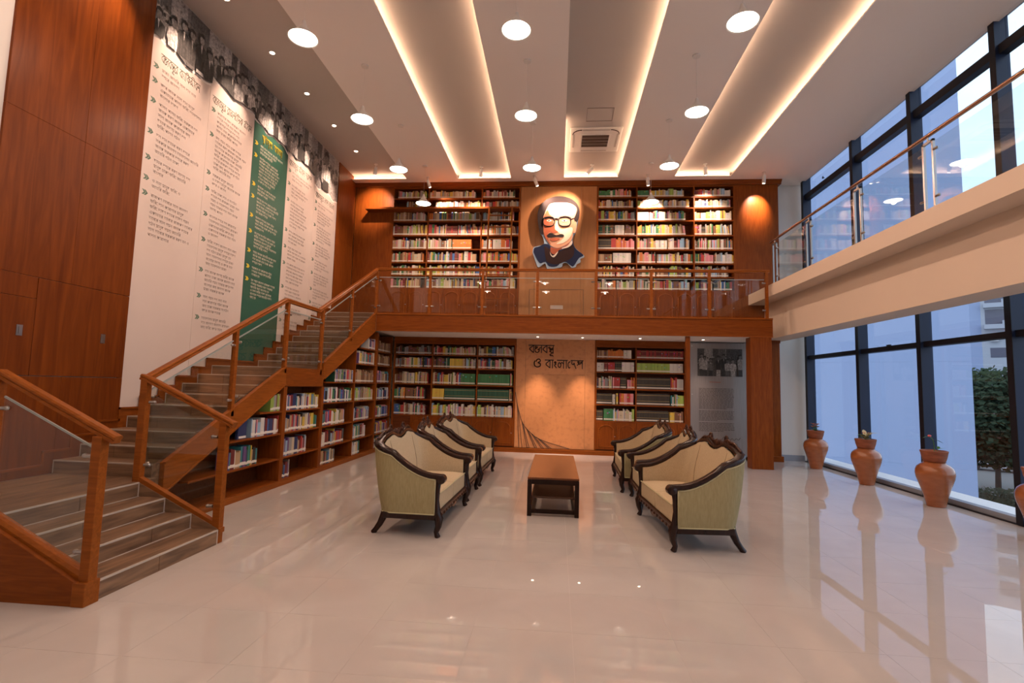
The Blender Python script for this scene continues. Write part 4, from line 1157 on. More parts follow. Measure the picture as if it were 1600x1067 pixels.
# ---- the five printed banners on the left wall
WORDS = ['জনগণ', 'বাংলার', 'সংগঠন', 'আনদালন', 'নতা', 'দশের', 'মানুষ', 'সভায়', 'ভাষণ', 'কারাগার', 'সাল', 'মারচ', 'দল', 'গঠন', 'সরকার', 'পালন', 'জয়', 'দান', 'ঢাকা', 'ছাতর', 'সময়', 'বছর', 'রাজপথ', 'একাততর', 'হন', 'ও', 'আবার', 'জাতির', 'জনক', 'ফিরে', 'গমন', 'বরণ']
def font_block(name, lines, size, org, mat, parent, leading):
    """text lines set on the wall: x runs along +Y, up along +Z"""
    cu = bpy.data.curves.new(name, 'FONT')
    cu.body = '\n'.join(lines)
    cu.size = size
    cu.space_line = leading
    cu.resolution_u = 1
    cu.offset = 0.0
    to = bpy.data.objects.new(name, cu)
    COL.objects.link(to)
    dg = bpy.context.evaluated_depsgraph_get()
    me = bpy.data.meshes.new_from_object(to.evaluated_get(dg))
    bpy.data.objects.remove(to)
    l = parent['_o']
    for v in me.vertices:
        a, b = v.co.x, v.co.y
        v.co = (org[0] - l[0], org[1] + a - l[1], org[2] + b - l[2])
    me.materials.clear(); me.materials.append(MATS[mat])
    o = bpy.data.objects.new(name, me); COL.objects.link(o); o.parent = parent
    return tag(o, kind='stuff')

TITLES = [['ba', 'nga', 'ba', 'ndhu', 'ra', 'sp', 'ba', 'ya', 'aa', 'i', 'kta', 'ja', 'ii', 'ba', 'na'],
          ['ba', 'nga', 'ba', 'ndhu', 'ra', 'sp', 'ra', 'aa', 'ja', 'na', 'ai', 'i', 'ta', 'ka', 'sp', 'ja', 'ii', 'ba', 'na'],
          ['ma', 'u', 'i', 'kta', 'ba', 'u', 'ddha', 'e', 'sp', 'ba', 'nga', 'ba', 'ndhu'],
          ['ba', 'nga', 'ba', 'ndhu', 'ra', 'sp', 'ja', 'ii', 'ba', 'na', 'sp', 'da', 'ra', 'sha', 'na'],
          ['ba', 'nga', 'ba', 'ndhu', 'ra', 'sp', 'la', 'aa', 'na', 'sp', 'ba', 'aa', 'ng', 'la', 'aa']]
BANLAB = ['cream banner nearest the camera with large photo and six text blocks', 'cream banner between the nearest banner and the green one', 'dark green banner with yellow heading and pale text', 'cream banner just beyond the green one', 'cream banner farthest along the wall, photo of a seated man']
PW = (11.78 - 5.985) / 5
PARA = [[2, 3, 5, 4, 3, 2, 8], [5, 8, 3, 5, 5, 6, 5, 4, 3], [3, 8, 3, 5, 4, 5, 4, 3, 6], [3, 4, 8, 4, 4, 6, 5, 3, 3], [2, 5, 6, 5, 4, 5, 4, 5, 4]]
BLEFT = [0.20, 0.19, 0.22, 0.2, 0.2]
for i in range(5):
    ya, yb2 = 5.987 + PW * i, 5.985 + PW * (i + 1) - 0.002
    rnd = random.Random(40 + i)
    bn = thing('wall_banner', BANLAB[i], 'banner', (XW, ya, 1.0), 0, 'printed wall banners')
    zb = 0.60 + 1.2 * i * 0.5
    # board down to the stair skirting: stepped foot
    foot = [(ya, 7.06), (yb2, 7.06)]
    low = []
    for k, (y, z) in enumerate(steps):
        if ya < y - 0.13 < yb2: low.append((y - 0.13, z))
    def sk_top(yy):
        zz = RS * 4
        for (y, z) in steps:
            if yy >= y - 0.13: zz = z
        return zz + 0.09
    poly = [(yb2, 7.06), (yb2, sk_top(yb2))]
    for (y, z) in low[::-1]:
        poly += [(y, z + 0.09), (y, z - RS + 0.09)]
    poly += [(ya, sk_top(ya)), (ya, 7.06)]
    MB().prism(poly, 'x', XW + 0.003, XW + 0.012).obj('board', 'banner_green' if i == 2 else 'banner_cream', bn)
    xf = XW + 0.0125
    zt = [6.26, 6.37, 6.34, 6.29, 6.08][i]
    z2 = [6.22, 6.38, 6.26, 6.27, 6.07][i]
    def torn(a, i=i, rnd=rnd):
        return (zt - 6.0) + (z2 - zt) * a / PW + 0.03 * math.sin(a * 7 + i) + 0.02 * math.sin(a * 17 + 2 * i) - 0.02
    n = 24
    tw = MB()
    for k in range(n):
        a0, a1 = (yb2 - ya) * k / n, (yb2 - ya) * (k + 1) / n
        tw.add([(xf, ya + a0, 6.0 + torn(a0) - 0.035), (xf, ya + a1, 6.0 + torn(a1) - 0.035), (xf, ya + a1, 6.0 + torn(a1) + 0.03), (xf, ya + a0, 6.0 + torn(a0) + 0.03)], [(0, 1, 2, 3)])
    tw.obj('torn_edge', 'torn_white', bn)
    if i < 4:
        crowd_photo('photograph', bn, (xf + 0.0005, ya, 6.0), (0, 1, 0), (0, 0, 1), (1, 0, 0), yb2 - ya, 1.058, rnd, [6, 11, 8, 7, 1][i], bottom=torn, dark=[1.05, 1.0, 1.0, 0.95, 0.9][i])
    else:
        ph = crowd_photo('photograph', bn, (xf + 0.0005, ya, 6.0), (0, 1, 0), (0, 0, 1), (1, 0, 0), yb2 - ya, 1.058, rnd, 1, bottom=torn, dark=0.9, fig_scale=1.9, bgc=0.34)
    tmb = MB()
    tz = [6.03, 6.06, 6.09, 6.08, 5.86][i]
    size = 0.11
    width = [0.76, 1.02, 0.68, 0.95, 0.95][i]
    off = [0.17, 0.06, 0.26, 0.05, 0.06][i]
    k_ = width / (word_len(TITLES[i]) * size)
    letters(tmb, TITLES[i], (xf, ya + off, tz - 0.07), (0, k_, 0), (0, 0, 1), size, (1, 0, 0), 0.055 if i != 2 else 0.085, 0.001)
    tmb.obj('heading', 'yellow_ink' if i == 2 else 'title_grey', bn)
    z = tz - 0.20
    size, lead = 0.062, 1.35
    step = size * lead
    body, bl_ = [], MB()
    x0 = BLEFT[i]
    maxw = PW - x0 - 0.10
    zend = [3.45, 2.34, 3.03, 2.6, 2.75][i]
    scale_lines = (z - zend) / ((sum(PARA[i]) + 0.7 * (len(PARA[i]) - 1)) * step)
    step *= scale_lines
    for pi, nl in enumerate(PARA[i]):
        bz = z + 0.02
        for s_ in (0.0, 0.035):
            bl_.add([(xf + 0.0006, ya + 0.05 + s_, bz + 0.035), (xf + 0.0006, ya + 0.075 + s_, bz + 0.035), (xf + 0.0006, ya + 0.115 + s_, bz), (xf + 0.0006, ya + 0.075 + s_, bz - 0.035), (xf + 0.0006, ya + 0.05 + s_, bz - 0.035), (xf + 0.0006, ya + 0.085 + s_, bz)][::-1] if False else
                     [(xf + 0.0006 + s_ * 0.01, ya + 0.05 + s_, bz + 0.035), (xf + 0.0006 + s_ * 0.01, ya + 0.085 + s_, bz), (xf + 0.0006 + s_ * 0.01, ya + 0.05 + s_, bz - 0.035), (xf + 0.0006 + s_ * 0.01, ya + 0.078 + s_, bz - 0.035), (xf + 0.0006 + s_ * 0.01, ya + 0.115 + s_, bz), (xf + 0.0006 + s_ * 0.01, ya + 0.078 + s_, bz + 0.035)], [(5, 0, 1, 4), (4, 1, 2, 3)])
        for q in range(nl):
            line, wlen = '', 0.0
            lim = maxw * (rnd.uniform(0.4, 0.8) if q == nl - 1 else 1.0)
            while True:
                w_ = rnd.choice(WORDS)
                if (len(line) + len(w_) + 1) * size * 0.60 > lim: break
                line += (' ' if line else '') + w_
            body.append(line)
        z -= step * nl
        body.append('')
        z -= step * 0.7
    # paragraphs are laid line by line at exact heights
    zz = tz - 0.20
    idx = 0
    for pi, nl in enumerate(PARA[i]):
        blk = body[idx:idx + nl]; idx += nl + 1
        font_block('text_block', blk, size, (xf + 0.0006, ya + x0, zz), 'text_pale' if i == 2 else 'text_grey', bn, lead * scale_lines)
        zz -= step * nl + step * 0.7
    bl_.obj('bullet_marks', 'yellow_ink' if i == 2 else 'bullet_green', bn)

# ================================================================== SEATING
def seat(name, label, w, loc, rotz, group):
    """carved U-shaped upholstered seat; local front is +x, width w along y"""
    t = thing(name, label, 'sofa' if w > 1.2 else 'armchair', loc, rotz, group)
    hw = w / 2
    # plan path of the outer face, front right -> back -> front left
    XFr, XBk, rc = 0.33, -0.30, 0.15
    path = []
    for k in range(8): path.append((XFr + (XBk + rc - XFr) * k / 8, -hw, 'arm', k / 9.0))
    for k in range(5):
        a = math.pi * 0.5 * k / 4
        path.append((XBk + rc - rc * math.sin(a), -hw + rc - rc * math.cos(a), 'cor', k / 4))
    nb = 22
    for k in range(1, nb): path.append((XBk, -hw + rc + (w - 2 * rc) * k / nb, 'back', k / nb))
    for k in range(4, -1, -1):
        a = math.pi * 0.5 * k / 4
        path.append((XBk + rc - rc * math.sin(a), hw - rc + rc * math.cos(a), 'cor', k / 4))
    for k in range(7, -1, -1): path.append((XFr + (XBk + rc - XFr) * k / 8, hw, 'arm', k / 9.0))
    prof = [(0, 0.985), (0.16, 1.0), (0.42, 1.045), (0.72, 1.02), (1.0, 0.965)]
    P = []
    n = len(path)
    for i, (x, y, kind, u) in enumerate(path):
        if kind == 'arm':
            q = u * 9 / 8
            z = 0.645 + 0.235 * q ** 1.9
            bk = 0.15 * q * q
        elif kind == 'cor':
            z = 0.88 + 0.085 * u
            bk = 0.15 + 0.85 * u
        else:
            z = interp(abs(y) / (hw - rc), prof); bk = 1.0
        # outward normal from neighbours
        a = path[max(i - 1, 0)]; b = path[min(i + 1, n - 1)]
        tx, ty = b[0] - a[0], b[1] - a[1]
        L = math.hypot(tx, ty)
        nx, ny = -ty / L, tx / L
        P.append((x, y, z, bk, nx, ny))
    zb = 0.245
    def lean(bk, z): return -0.135 * bk * (z - zb) / 0.75
    # outer fabric: rows from bottom to just under the rail
    out, NR = MB(), 5
    vs = []
    for (x, y, z, bk, nx, ny) in P:
        for r in range(NR + 1):
            zz = zb + (z - 0.03 - zb) * r / NR
            bul = 0.018 * math.sin(math.pi * r / NR)
            vs.append((x + lean(bk, zz) + nx * bul, y + ny * bul, zz))
    fs = []
    for i in range(n - 1):
        for r in range(NR):
            a = i * (NR + 1) + r
            fs.append((a, a + NR + 1, a + NR + 2, a + 1))
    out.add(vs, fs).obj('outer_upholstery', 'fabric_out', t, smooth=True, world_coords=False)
    # inner fabric
    inn = MB(); vs = []
    TH = 0.085
    for (x, y, z, bk, nx, ny) in P:
        th = TH + 0.02 * bk
        for r in range(NR + 1):
            zz = 0.36 + (z - 0.02 - 0.36) * r / NR
            pad = 0.03 * bk * math.sin(math.pi * min(1, r / NR * 1.1))
            vs.append((x + lean(bk, zz) - nx * (th + pad), y - ny * (th + pad), zz))
    fs = []
    for i in range(n - 1):
        for r in range(NR):
            a = i * (NR + 1) + r
            fs.append((a, a + 1, a + NR + 2, a + NR + 1))
    # front caps of the arms
    inn.add(vs, fs)
    for i in (0, n - 1):
        x, y, z, bk, nx, ny = P[i]
        sgn = 1 if i else -1
        q = [(x, y, zb), (x, y - ny * TH, zb), (x, y - ny * TH, z - 0.02), (x, y, z - 0.02)]
        inn.add(q, [(0, 1, 2, 3) if i else (3, 2, 1, 0)])
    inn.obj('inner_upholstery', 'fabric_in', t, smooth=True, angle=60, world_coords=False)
    # seams of the back, three fields
    for fy in (-0.33, 0.33):
        yy = fy * (w - 2 * rc)
        sm = []
        for r in range(7):
            zz = 0.45 + 0.52 * r / 6
            pad = 0.03 * math.sin(math.pi * min(1, max(0, (zz - 0.36) / 0.64) * 1.1))
            sm.append((XBk + lean(1, zz) + TH + 0.02 + pad + 0.001, yy * (0.9 + 0.1 * r / 6), zz))
        MB().tube(sm, 0.004, 5).obj('back_seam', 'seam', t, world_coords=False)
    # piping along the lower and upper edge of the outer fabric
    for zz_f in ('low', 'top'):
        pts = []
        for (x, y, z, bk, nx, ny) in P:
            zz = zb if zz_f == 'low' else z - 0.032
            pts.append((x + lean(bk, zz) + nx * 0.002, y + ny * 0.002, zz))
        MB().tube(pts, 0.007, 5).obj('piping', 'piping', t, smooth=True, world_coords=False)
    for i in (0, n - 1):
        x, y, z, bk, nx, ny = P[i]
        MB().tube([(x, y + ny * 0.002, zb), (x, y + ny * 0.002, z - 0.03)], 0.007, 5).obj('piping', 'piping', t, smooth=True, world_coords=False)
    # wooden top rail
    rp = [(-0.045, -0.018), (0.045, -0.018), (0.052, 0.004), (0.040, 0.026), (0.0, 0.034), (-0.040, 0.026), (-0.052, 0.004)]
    pts = []
    for (x, y, z, bk, nx, ny) in P:
        th = TH + 0.02 * bk
        pts.append((x + lean(bk, z) - nx * th * 0.45, y - ny * th * 0.45, z))
    f0, f1 = pts[0], pts[-1]
    pts = [(f0[0] + 0.05, f0[1], f0[2] - 0.004)] + pts + [(f1[0] + 0.05, f1[1], f1[2] - 0.004)]
    MB().sweep(pts, rp).obj('top_rail', 'dark_wood', t, smooth=True, angle=50, world_coords=False)
    for p in (pts[0], pts[-1]):
        MB().lathe([(0.0001, -0.055), (0.035, -0.055), (0.05, -0.045), (0.05, 0.045), (0.035, 0.055), (0.0001, 0.055)], (p[0] + 0.01, p[1], p[2] - 0.022), 14, 'y').obj('arm_scroll', 'dark_wood', t, smooth=True, angle=40, world_coords=False)
    # front posts and legs
    for s in (-1, 1):
        yy = s * (hw - 0.04)
        MB().tube([(0.365, yy, 0.63), (0.352, yy, 0.52), (0.345, yy, 0.40), (0.355, yy, 0.28), (0.365, yy, 0.20)], [0.030, 0.026, 0.026, 0.034, 0.040], 8).obj('arm_post', 'dark_wood', t, smooth=True, world_coords=False)
        MB().tube([(0.345, yy, 0.27), (0.375, yy, 0.20), (0.372, yy, 0.12), (0.350, yy, 0.055), (0.362, yy, 0.018), (0.372, yy, 0.0)], [0.046, 0.050, 0.036, 0.027, 0.030, 0.032], 10).obj('leg', 'dark_wood', t, smooth=True, angle=60, world_coords=False)
        yb_ = s * (hw - 0.09)
        MB().tube([(-0.235, yb_, 0.27), (-0.255, yb_, 0.20), (-0.300, yb_, 0.10), (-0.345, yb_, 0.035), (-0.372, yb_, 0.0)], [0.046, 0.044, 0.034, 0.029, 0.032], 10).obj('leg', 'dark_wood', t, smooth=True, angle=60, world_coords=False)
    # seat frame rails
    fr = MB()
    for s in (-1, 1):
        fr.box(-0.25, 0.34, s * (hw - 0.02) - 0.022, s * (hw - 0.02) + 0.022, 0.185, 0.25)
    fr.box(-0.29, -0.25, -hw + 0.08, hw - 0.08, 0.185, 0.25)
    fr.box(-0.25, 0.33, -hw + 0.04, hw - 0.04, 0.215, 0.245)
    fr.obj('seat_frame', 'dark_wood', t, bevel=0.006, world_coords=False)
    # carved scalloped apron
    na = 40
    top, bot_ = [], []
    for k in range(na + 1):
        yy = -hw + 0.06 + (w - 0.12) * k / na
        c = abs(yy) / hw
        d = 0.045 + 0.035 * math.exp(-(yy / 0.12) ** 2) + 0.016 * abs(math.sin(k * math.pi / 4)) + 0.02 * c ** 4
        top.append((yy, 0.262)); bot_.append((yy, 0.262 - d))
    MB().prism(top + bot_[::-1], 'x', 0.345, 0.385).obj('carved_apron', 'carved_wood', t, bevel=0.004, world_coords=False)
    cv = MB()
    nsc = int(w / 0.13)
    for k in range(nsc):
        yy = -hw + 0.12 + (w - 0.24) * k / max(1, nsc - 1)
        cv.ball((0.388, yy, 0.225), 0.02, 8, 5, (0.6, 1.4, 0.8))
    cv.obj('apron_carving', 'carved_wood', t, smooth=True, world_coords=False)
    # seat cushions
    nc = 2 if w > 1.2 else 1
    wi = w - 2 * TH - 0.03
    for k in range(nc):
        y0 = -wi / 2 + wi * k / nc + 0.004; y1 = -wi / 2 + wi * (k + 1) / nc - 0.004
        c = MB(); nu, nv = 8, 8
        vs, fs = [], []
        for side, z0 in ((0, 0.262), (1, 0.455)):
            for a in range(nu + 1):
                for b in range(nv + 1):
                    u, v = a / nu, b / nv
                    x = -0.215 + 0.575 * u; y = y0 + (y1 - y0) * v
                    e = min(u, 1 - u, 0.25) / 0.25; f = min(v, 1 - v, 0.25) / 0.25
                    dome = 0.028 * (1 - (1 - e) ** 2) * (1 - (1 - f) ** 2)
                    vs.append((x, y, z0 + (dome if side else 0)))
        st = (nu + 1) * (nv + 1)
        idx = lambda s_, a, b: s_ * st + a * (nv + 1) + b
        for a in range(nu):
            for b in range(nv):
                fs.append((idx(1, a, b), idx(1, a + 1, b), idx(1, a + 1, b + 1), idx(1, a, b + 1)))
                fs.append((idx(0, a, b + 1), idx(0, a + 1, b + 1), idx(0, a + 1, b), idx(0, a, b)))
        for a in range(nu):
            fs.append((idx(0, a, 0), idx(0, a + 1, 0), idx(1, a + 1, 0), idx(1, a, 0)))
            fs.append((idx(0, a + 1, nv), idx(0, a, nv), idx(1, a, nv), idx(1, a + 1, nv)))
        for b in range(nv):
            fs.append((idx(0, 0, b + 1), idx(0, 0, b), idx(1, 0, b), idx(1, 0, b + 1)))
            fs.append((idx(0, nu, b), idx(0, nu, b + 1), idx(1, nu, b + 1), idx(1, nu, b)))
        c.add(vs, fs)
        cu = c.obj('seat_cushion', 'fabric_in', t, smooth=True, angle=50, bevel=0.018, world_coords=False)
        MB().tube([(0.362, y0, 0.452), (0.362, y1, 0.452)], 0.006, 5).obj('cushion_piping', 'piping', cu, world_coords=False)
    # carved crest on the back rail
    cr_ = MB()
    xz = lambda yy: (XBk + lean(1, 1.0) + 0.045, yy)
    def blob(yy, zz, r, sc): cr_.ball((xz(yy)[0], yy, zz), r, 9, 6, sc)
    z_at = lambda yy: interp(min(1, abs(yy) / (hw - rc)), prof)
    for yy, dz, r, sc in ((0, 0.045, 0.05, (0.6, 1.0, 1.0)), (0.05, 0.055, 0.035, (0.6, 1, 1.2)), (-0.05, 0.055, 0.035, (0.6, 1, 1.2)), (0.10, 0.045, 0.03, (0.6, 1.3, 1)), (-0.10, 0.045, 0.03, (0.6, 1.3, 1))):
        blob(yy, z_at(yy) + dz, r, sc)
    for s in (-1, 1):
        span = hw - rc
        for f, r in ((0.30, 0.032), (0.40, 0.038), (0.50, 0.030), (0.66, 0.024), (0.80, 0.026), (0.93, 0.026)):
            blob(s * f * span, z_at(f * span) + 0.035, r, (0.6, 1.3, 0.9))
        sc_pts = []
        for k in range(14):
            a = k * 0.55
            rr_ = 0.052 * (1 - k / 18)
            sc_pts.append((xz(0)[0], s * (0.36 * span + rr_ * math.cos(a)), z_at(0.36 * span) + 0.055 + rr_ * math.sin(a)))
        cr_.tube(sc_pts, 0.013, 6)
        cr_.tube(catmull([(xz(0)[0], s * 0.42 * span, z_at(0.42 * span) + 0.06), (xz(0)[0], s * 0.58 * span, z_at(0.58 * span) + 0.045), (xz(0)[0], s * 0.72 * span, z_at(0.72 * span) + 0.055), (xz(0)[0], s * 0.97 * span, z_at(0.97 * span) + 0.04)], 4), 0.015, 6)
    cr_.obj('carved_crest', 'carved_wood', t, smooth=True, world_coords=False)
    return t

sofa0 = seat('settee', 'nearest settee of the left row, khaki fabric and carved dark frame', 1.56, (-1.60, 6.30, 0), math.radians(-1.3), 'carved settees facing the coffee table')
dup(sofa0, (-1.575, 9.16, 0), math.radians(-1.0), 'farthest settee of the left row, beside the green book volumes')
dup(sofa0, (1.535, 6.27, 0), math.pi + math.radians(4.3), 'nearest settee of the right row, khaki fabric and carved dark frame')
dup(sofa0, (1.455, 9.13, 0), math.pi - math.radians(1.6), 'farthest settee of the right row, in front of dark book volumes')
arm0 = seat('armchair', 'single armchair between the two settees of the left row', 0.93, (-1.60, 7.72, 0), 0, 'carved armchairs facing the coffee table')
dup(arm0, (1.545, 7.72, 0), math.pi, 'single armchair between the two settees of the right row')

# ---- coffee table
ct = thing('coffee_table', 'long low wooden coffee table between the two rows of seats', 'table', (-0.02, 7.76, 0))
MB().box(-0.35, 0.31, 6.655, 8.87, 0.462, 0.487).obj('table_top', 'table_top', ct, bevel=0.004)
MB().box(-0.345, 0.305, 6.66, 8.865, 0.40, 0.462).obj('apron', 'table_frame', ct, bevel=0.003)
for x in (-0.35, 0.255):
    for y in (6.655, 8.815):
        MB().box(x, x + 0.055, y, y + 0.055, 0.0, 0.455).obj('leg', 'table_frame', ct, bevel=0.003)
for y in (6.665, 8.82):
    MB().box(-0.30, 0.26, y, y + 0.04, 0.035, 0.085).obj('stretcher', 'table_frame', ct, bevel=0.003)
for x in (-0.34, 0.26):
    MB().box(x, x + 0.04, 6.71, 8.82, 0.035, 0.085).obj('stretcher', 'table_frame', ct, bevel=0.003)
MB().box(-0.30, 0.26, 6.72, 8.80, 0.215, 0.24).obj('lower_shelf', 'table_shelf', ct, bevel=0.003)

# ================================================================== CLAY URNS AND PLANTERS
urn_prof = [(0.10, 0.0), (0.118, 0.004), (0.122, 0.02), (0.150, 0.15), (0.195, 0.30), (0.234, 0.42), (0.244, 0.48), (0.241, 0.535), (0.222, 0.585), (0.185, 0.62), (0.148, 0.64), (0.136, 0.655), (0.145, 0.668), (0.12, 0.668), (0.118, 0.64)]
bowl_prof = [(0.10, 0.0), (0.132, 0.002), (0.142, 0.02), (0.160, 0.08), (0.168, 0.130), (0.172, 0.135), (0.175, 0.165), (0.160, 0.168), (0.150, 0.15), (0.145, 0.13)]
def leaf(mb, base, direction, length, width, curl=0.3):
    d = Vector(direction).normalized(); b = Vector(base)
    side = d.cross(Vector((0, 0, 1)))
    side = side.normalized() if side.length > 1e-4 else Vector((1, 0, 0))
    vs = []
    N = 5
    for k in range(N + 1):
        u = k / N
        c = b + d * length * u + Vector((0, 0, -curl * length * u * u))
        ww = width * math.sin(math.pi * (0.08 + 0.92 * u) ** 0.8) * 0.5 if k < N else 0.001
        vs += [c + side * ww, c - side * ww + Vector((0, 0, 0.001))]
    mb.add(vs, [(2 * k, 2 * k + 1, 2 * k + 3, 2 * k + 2) for k in range(N)])
spots_y = [(12.0, 'farthest', 'pink'), (10.145, 'second farthest', 'cream'), (8.412, 'third', 'sprig'), (6.68, 'nearest', 'sprig')]
URN_L = ['clay urn by the white wall corner, farthest along the windows', 'clay urn under the cream leaved plant by the windows', 'largest looking clay urn in full view by the windows', 'clay urn cut off by the right edge of the photo']
BOWL_L = ['clay bowl planter with small pink flowering plant by the white wall', 'clay bowl planter with cream variegated leaves', 'clay bowl planter with thin green sprig and red bud', 'clay bowl planter on the urn cut off at the right edge']
urn_me = MB().lathe(urn_prof, n=32).mesh('urn_body', 'clay', True, 60)
bowl_me = MB().lathe(bowl_prof, n=28).mesh('bowl', 'clay_bowl', True, 45)
ring_me = MB().lathe([(0.136, 0.628), (0.146, 0.634), (0.146, 0.645), (0.136, 0.65)], n=28).mesh('neck_ring', 'clay', True, 60)
rl = random.Random(9)
for i, (y, _, kind) in enumerate(spots_y):
    u = bpy.data.objects.new('clay_urn', urn_me); COL.objects.link(u)
    u.location = (5.757, y, 0)
    tag(u, URN_L[i], 'urn', 'clay urns along the window wall')
    r_ = bpy.data.objects.new('neck_ring', ring_me); COL.objects.link(r_); r_.parent = u
    p = thing('planter_bowl', BOWL_L[i], 'planter', (5.757, y, 0.668), 0, 'planter bowls on the urns')
    o = bpy.data.objects.new('bowl', bowl_me); COL.objects.link(o); o.parent = p
    MB().lathe([(0.001, 0.135), (0.148, 0.13)], n=20).obj('soil', 'soil', p, world_coords=False)
    if kind == 'pink':
        st_ = MB(); lf = MB(); fl = MB()
        for k in range(6):
            a = k * 1.05
            top = (0.05 * math.cos(a), 0.05 * math.sin(a), 0.24 + 0.03 * (k % 3))
            st_.tube([(0, 0, 0.13), top], 0.004, 5)
            leaf(lf, (0.3 * top[0], 0.3 * top[1], 0.17), (math.cos(a + 0.5), math.sin(a + 0.5), 0.5), 0.13, 0.05)
            for q in range(4):
                leaf(fl, top, (math.cos(a + q * 1.57), math.sin(a + q * 1.57), 0.8), 0.075, 0.05)
        st_.obj('stems', 'leaf_green', p, world_coords=False); lf.obj('leaves', 'leaf_green', p, world_coords=False); fl.obj('flowers', 'flower_peach', p, world_coords=False)
    elif kind == 'cream':
        for k in range(14):
            a = k * 2.4
            el = 0.35 + 0.13 * (k % 6)
            lf = MB(); leaf(lf, (0, 0, 0.14 + 0.006 * k), (math.cos(a), math.sin(a), el * 1.6), 0.17 + 0.009 * k, 0.075, 0.40)
            lf.obj('leaf', 'leaf_cream' if k % 3 else 'leaf_green', p, smooth=True, world_coords=False)
        fl = MB()
        for k in range(3): fl.ball((0.05 * math.cos(k * 2), 0.05 * math.sin(k * 2), 0.28), 0.012, 6, 4)
        fl.obj('flowers', 'flower_peach', p, smooth=True, world_coords=False)
    else:
        st_ = MB()
        st_.tube(catmull([(0.0, 0, 0.13), (0.01, 0.0, 0.22), (-0.01, 0, 0.33), (-0.06, 0.0, 0.375)], 4), 0.006, 5)
        st_.tube([(0.02, 0, 0.13), (0.07, 0.01, 0.19)], 0.004, 5)
        st_.obj('stems', 'leaf_green', p, world_coords=False)
        for bpt, dr, ln_ in (((-0.06, 0, 0.375), (-1, 0, 0.05), 0.10), ((-0.01, 0, 0.33), (1, 0.1, 0.0), 0.16), ((0.07, 0.01, 0.19), (1, -0.3, 0.5), 0.09), ((0.07, 0.01, 0.19), (0.4, 0.5, 0.9), 0.08)):
            lf = MB(); leaf(lf, bpt, dr, ln_, 0.045, 0.35); lf.obj('leaf', 'leaf_green', p, smooth=True, world_coords=False)
        MB().ball((-0.055, 0, 0.385), 0.022, 8, 5, (1.3, 1, 0.8)).obj('flower_bud', 'flower_pink', p, smooth=True, world_coords=False)

# ================================================================== LIGHT FITTINGS
shade_prof = [(0.020, 0.235), (0.028, 0.20), (0.040, 0.16), (0.085, 0.10), (0.152, 0.035), (0.190, 0.0), (0.186, 0.0), (0.148, 0.030), (0.080, 0.09), (0.03, 0.14)]
shade_me = MB().lathe(shade_prof, n=32).mesh('shade', 'white_paint', True, 60)
disc_me = MB().lathe([(0.001, 0.008), (0.172, 0.008), (0.172, 0.012), (0.001, 0.012)], n=32).mesh('diffuser', 'bulb_face')
cord_me = MB().tube([(0, 0, 0.22), (0, 0, 0.95)], 0.002, 6).mesh('cord', 'white_paint')
rose_me = MB().lathe([(0.06, 0.925), (0.06, 0.949), (0.001, 0.95)][::-1], n=20).mesh('ceiling_rose', 'white_paint')
PX, PY, PZ = [-3.31, -0.575, 2.115], [11.78, 9.83, 7.86, 5.87, 3.88, 1.89, -0.1], 6.0  # the three nearest rows are out of view, added to light the near floor
CN = ['left', 'middle', 'right']
RN = ['farthest', 'second farthest', 'third farthest', 'fourth farthest', 'fifth farthest', 'sixth farthest', 'seventh farthest', 'eighth farthest']
pend_light = bpy.data.lights.new('pendant_bulb', 'SPOT')
pend_light.energy = PENDANT_W; pend_light.color = WARM; pend_light.spot_size = math.radians(172); pend_light.spot_blend = 0.35; pend_light.shadow_soft_size = 0.035
for ci, x in enumerate(PX):
    for ri, y in enumerate(PY):
        if ci == 1 and ri == 0: continue
        p = thing('pendant_lamp', 'white pendant lamp, %s of the %s row on the ceiling' % (RN[ri] if not (ci == 1) else RN[ri - 1], CN[ci]), 'lamp', (x, y, PZ), 0, 'white pendant lamps')
        for nm, me in (('shade', shade_me), ('diffuser', disc_me), ('cord', cord_me), ('ceiling_rose', rose_me)):
            o = bpy.data.objects.new(nm, me); COL.objects.link(o); o.parent = p
        o = bpy.data.objects.new('pendant_bulb', pend_light); COL.objects.link(o); o.parent = p
        o.location = (0, 0, -0.035)

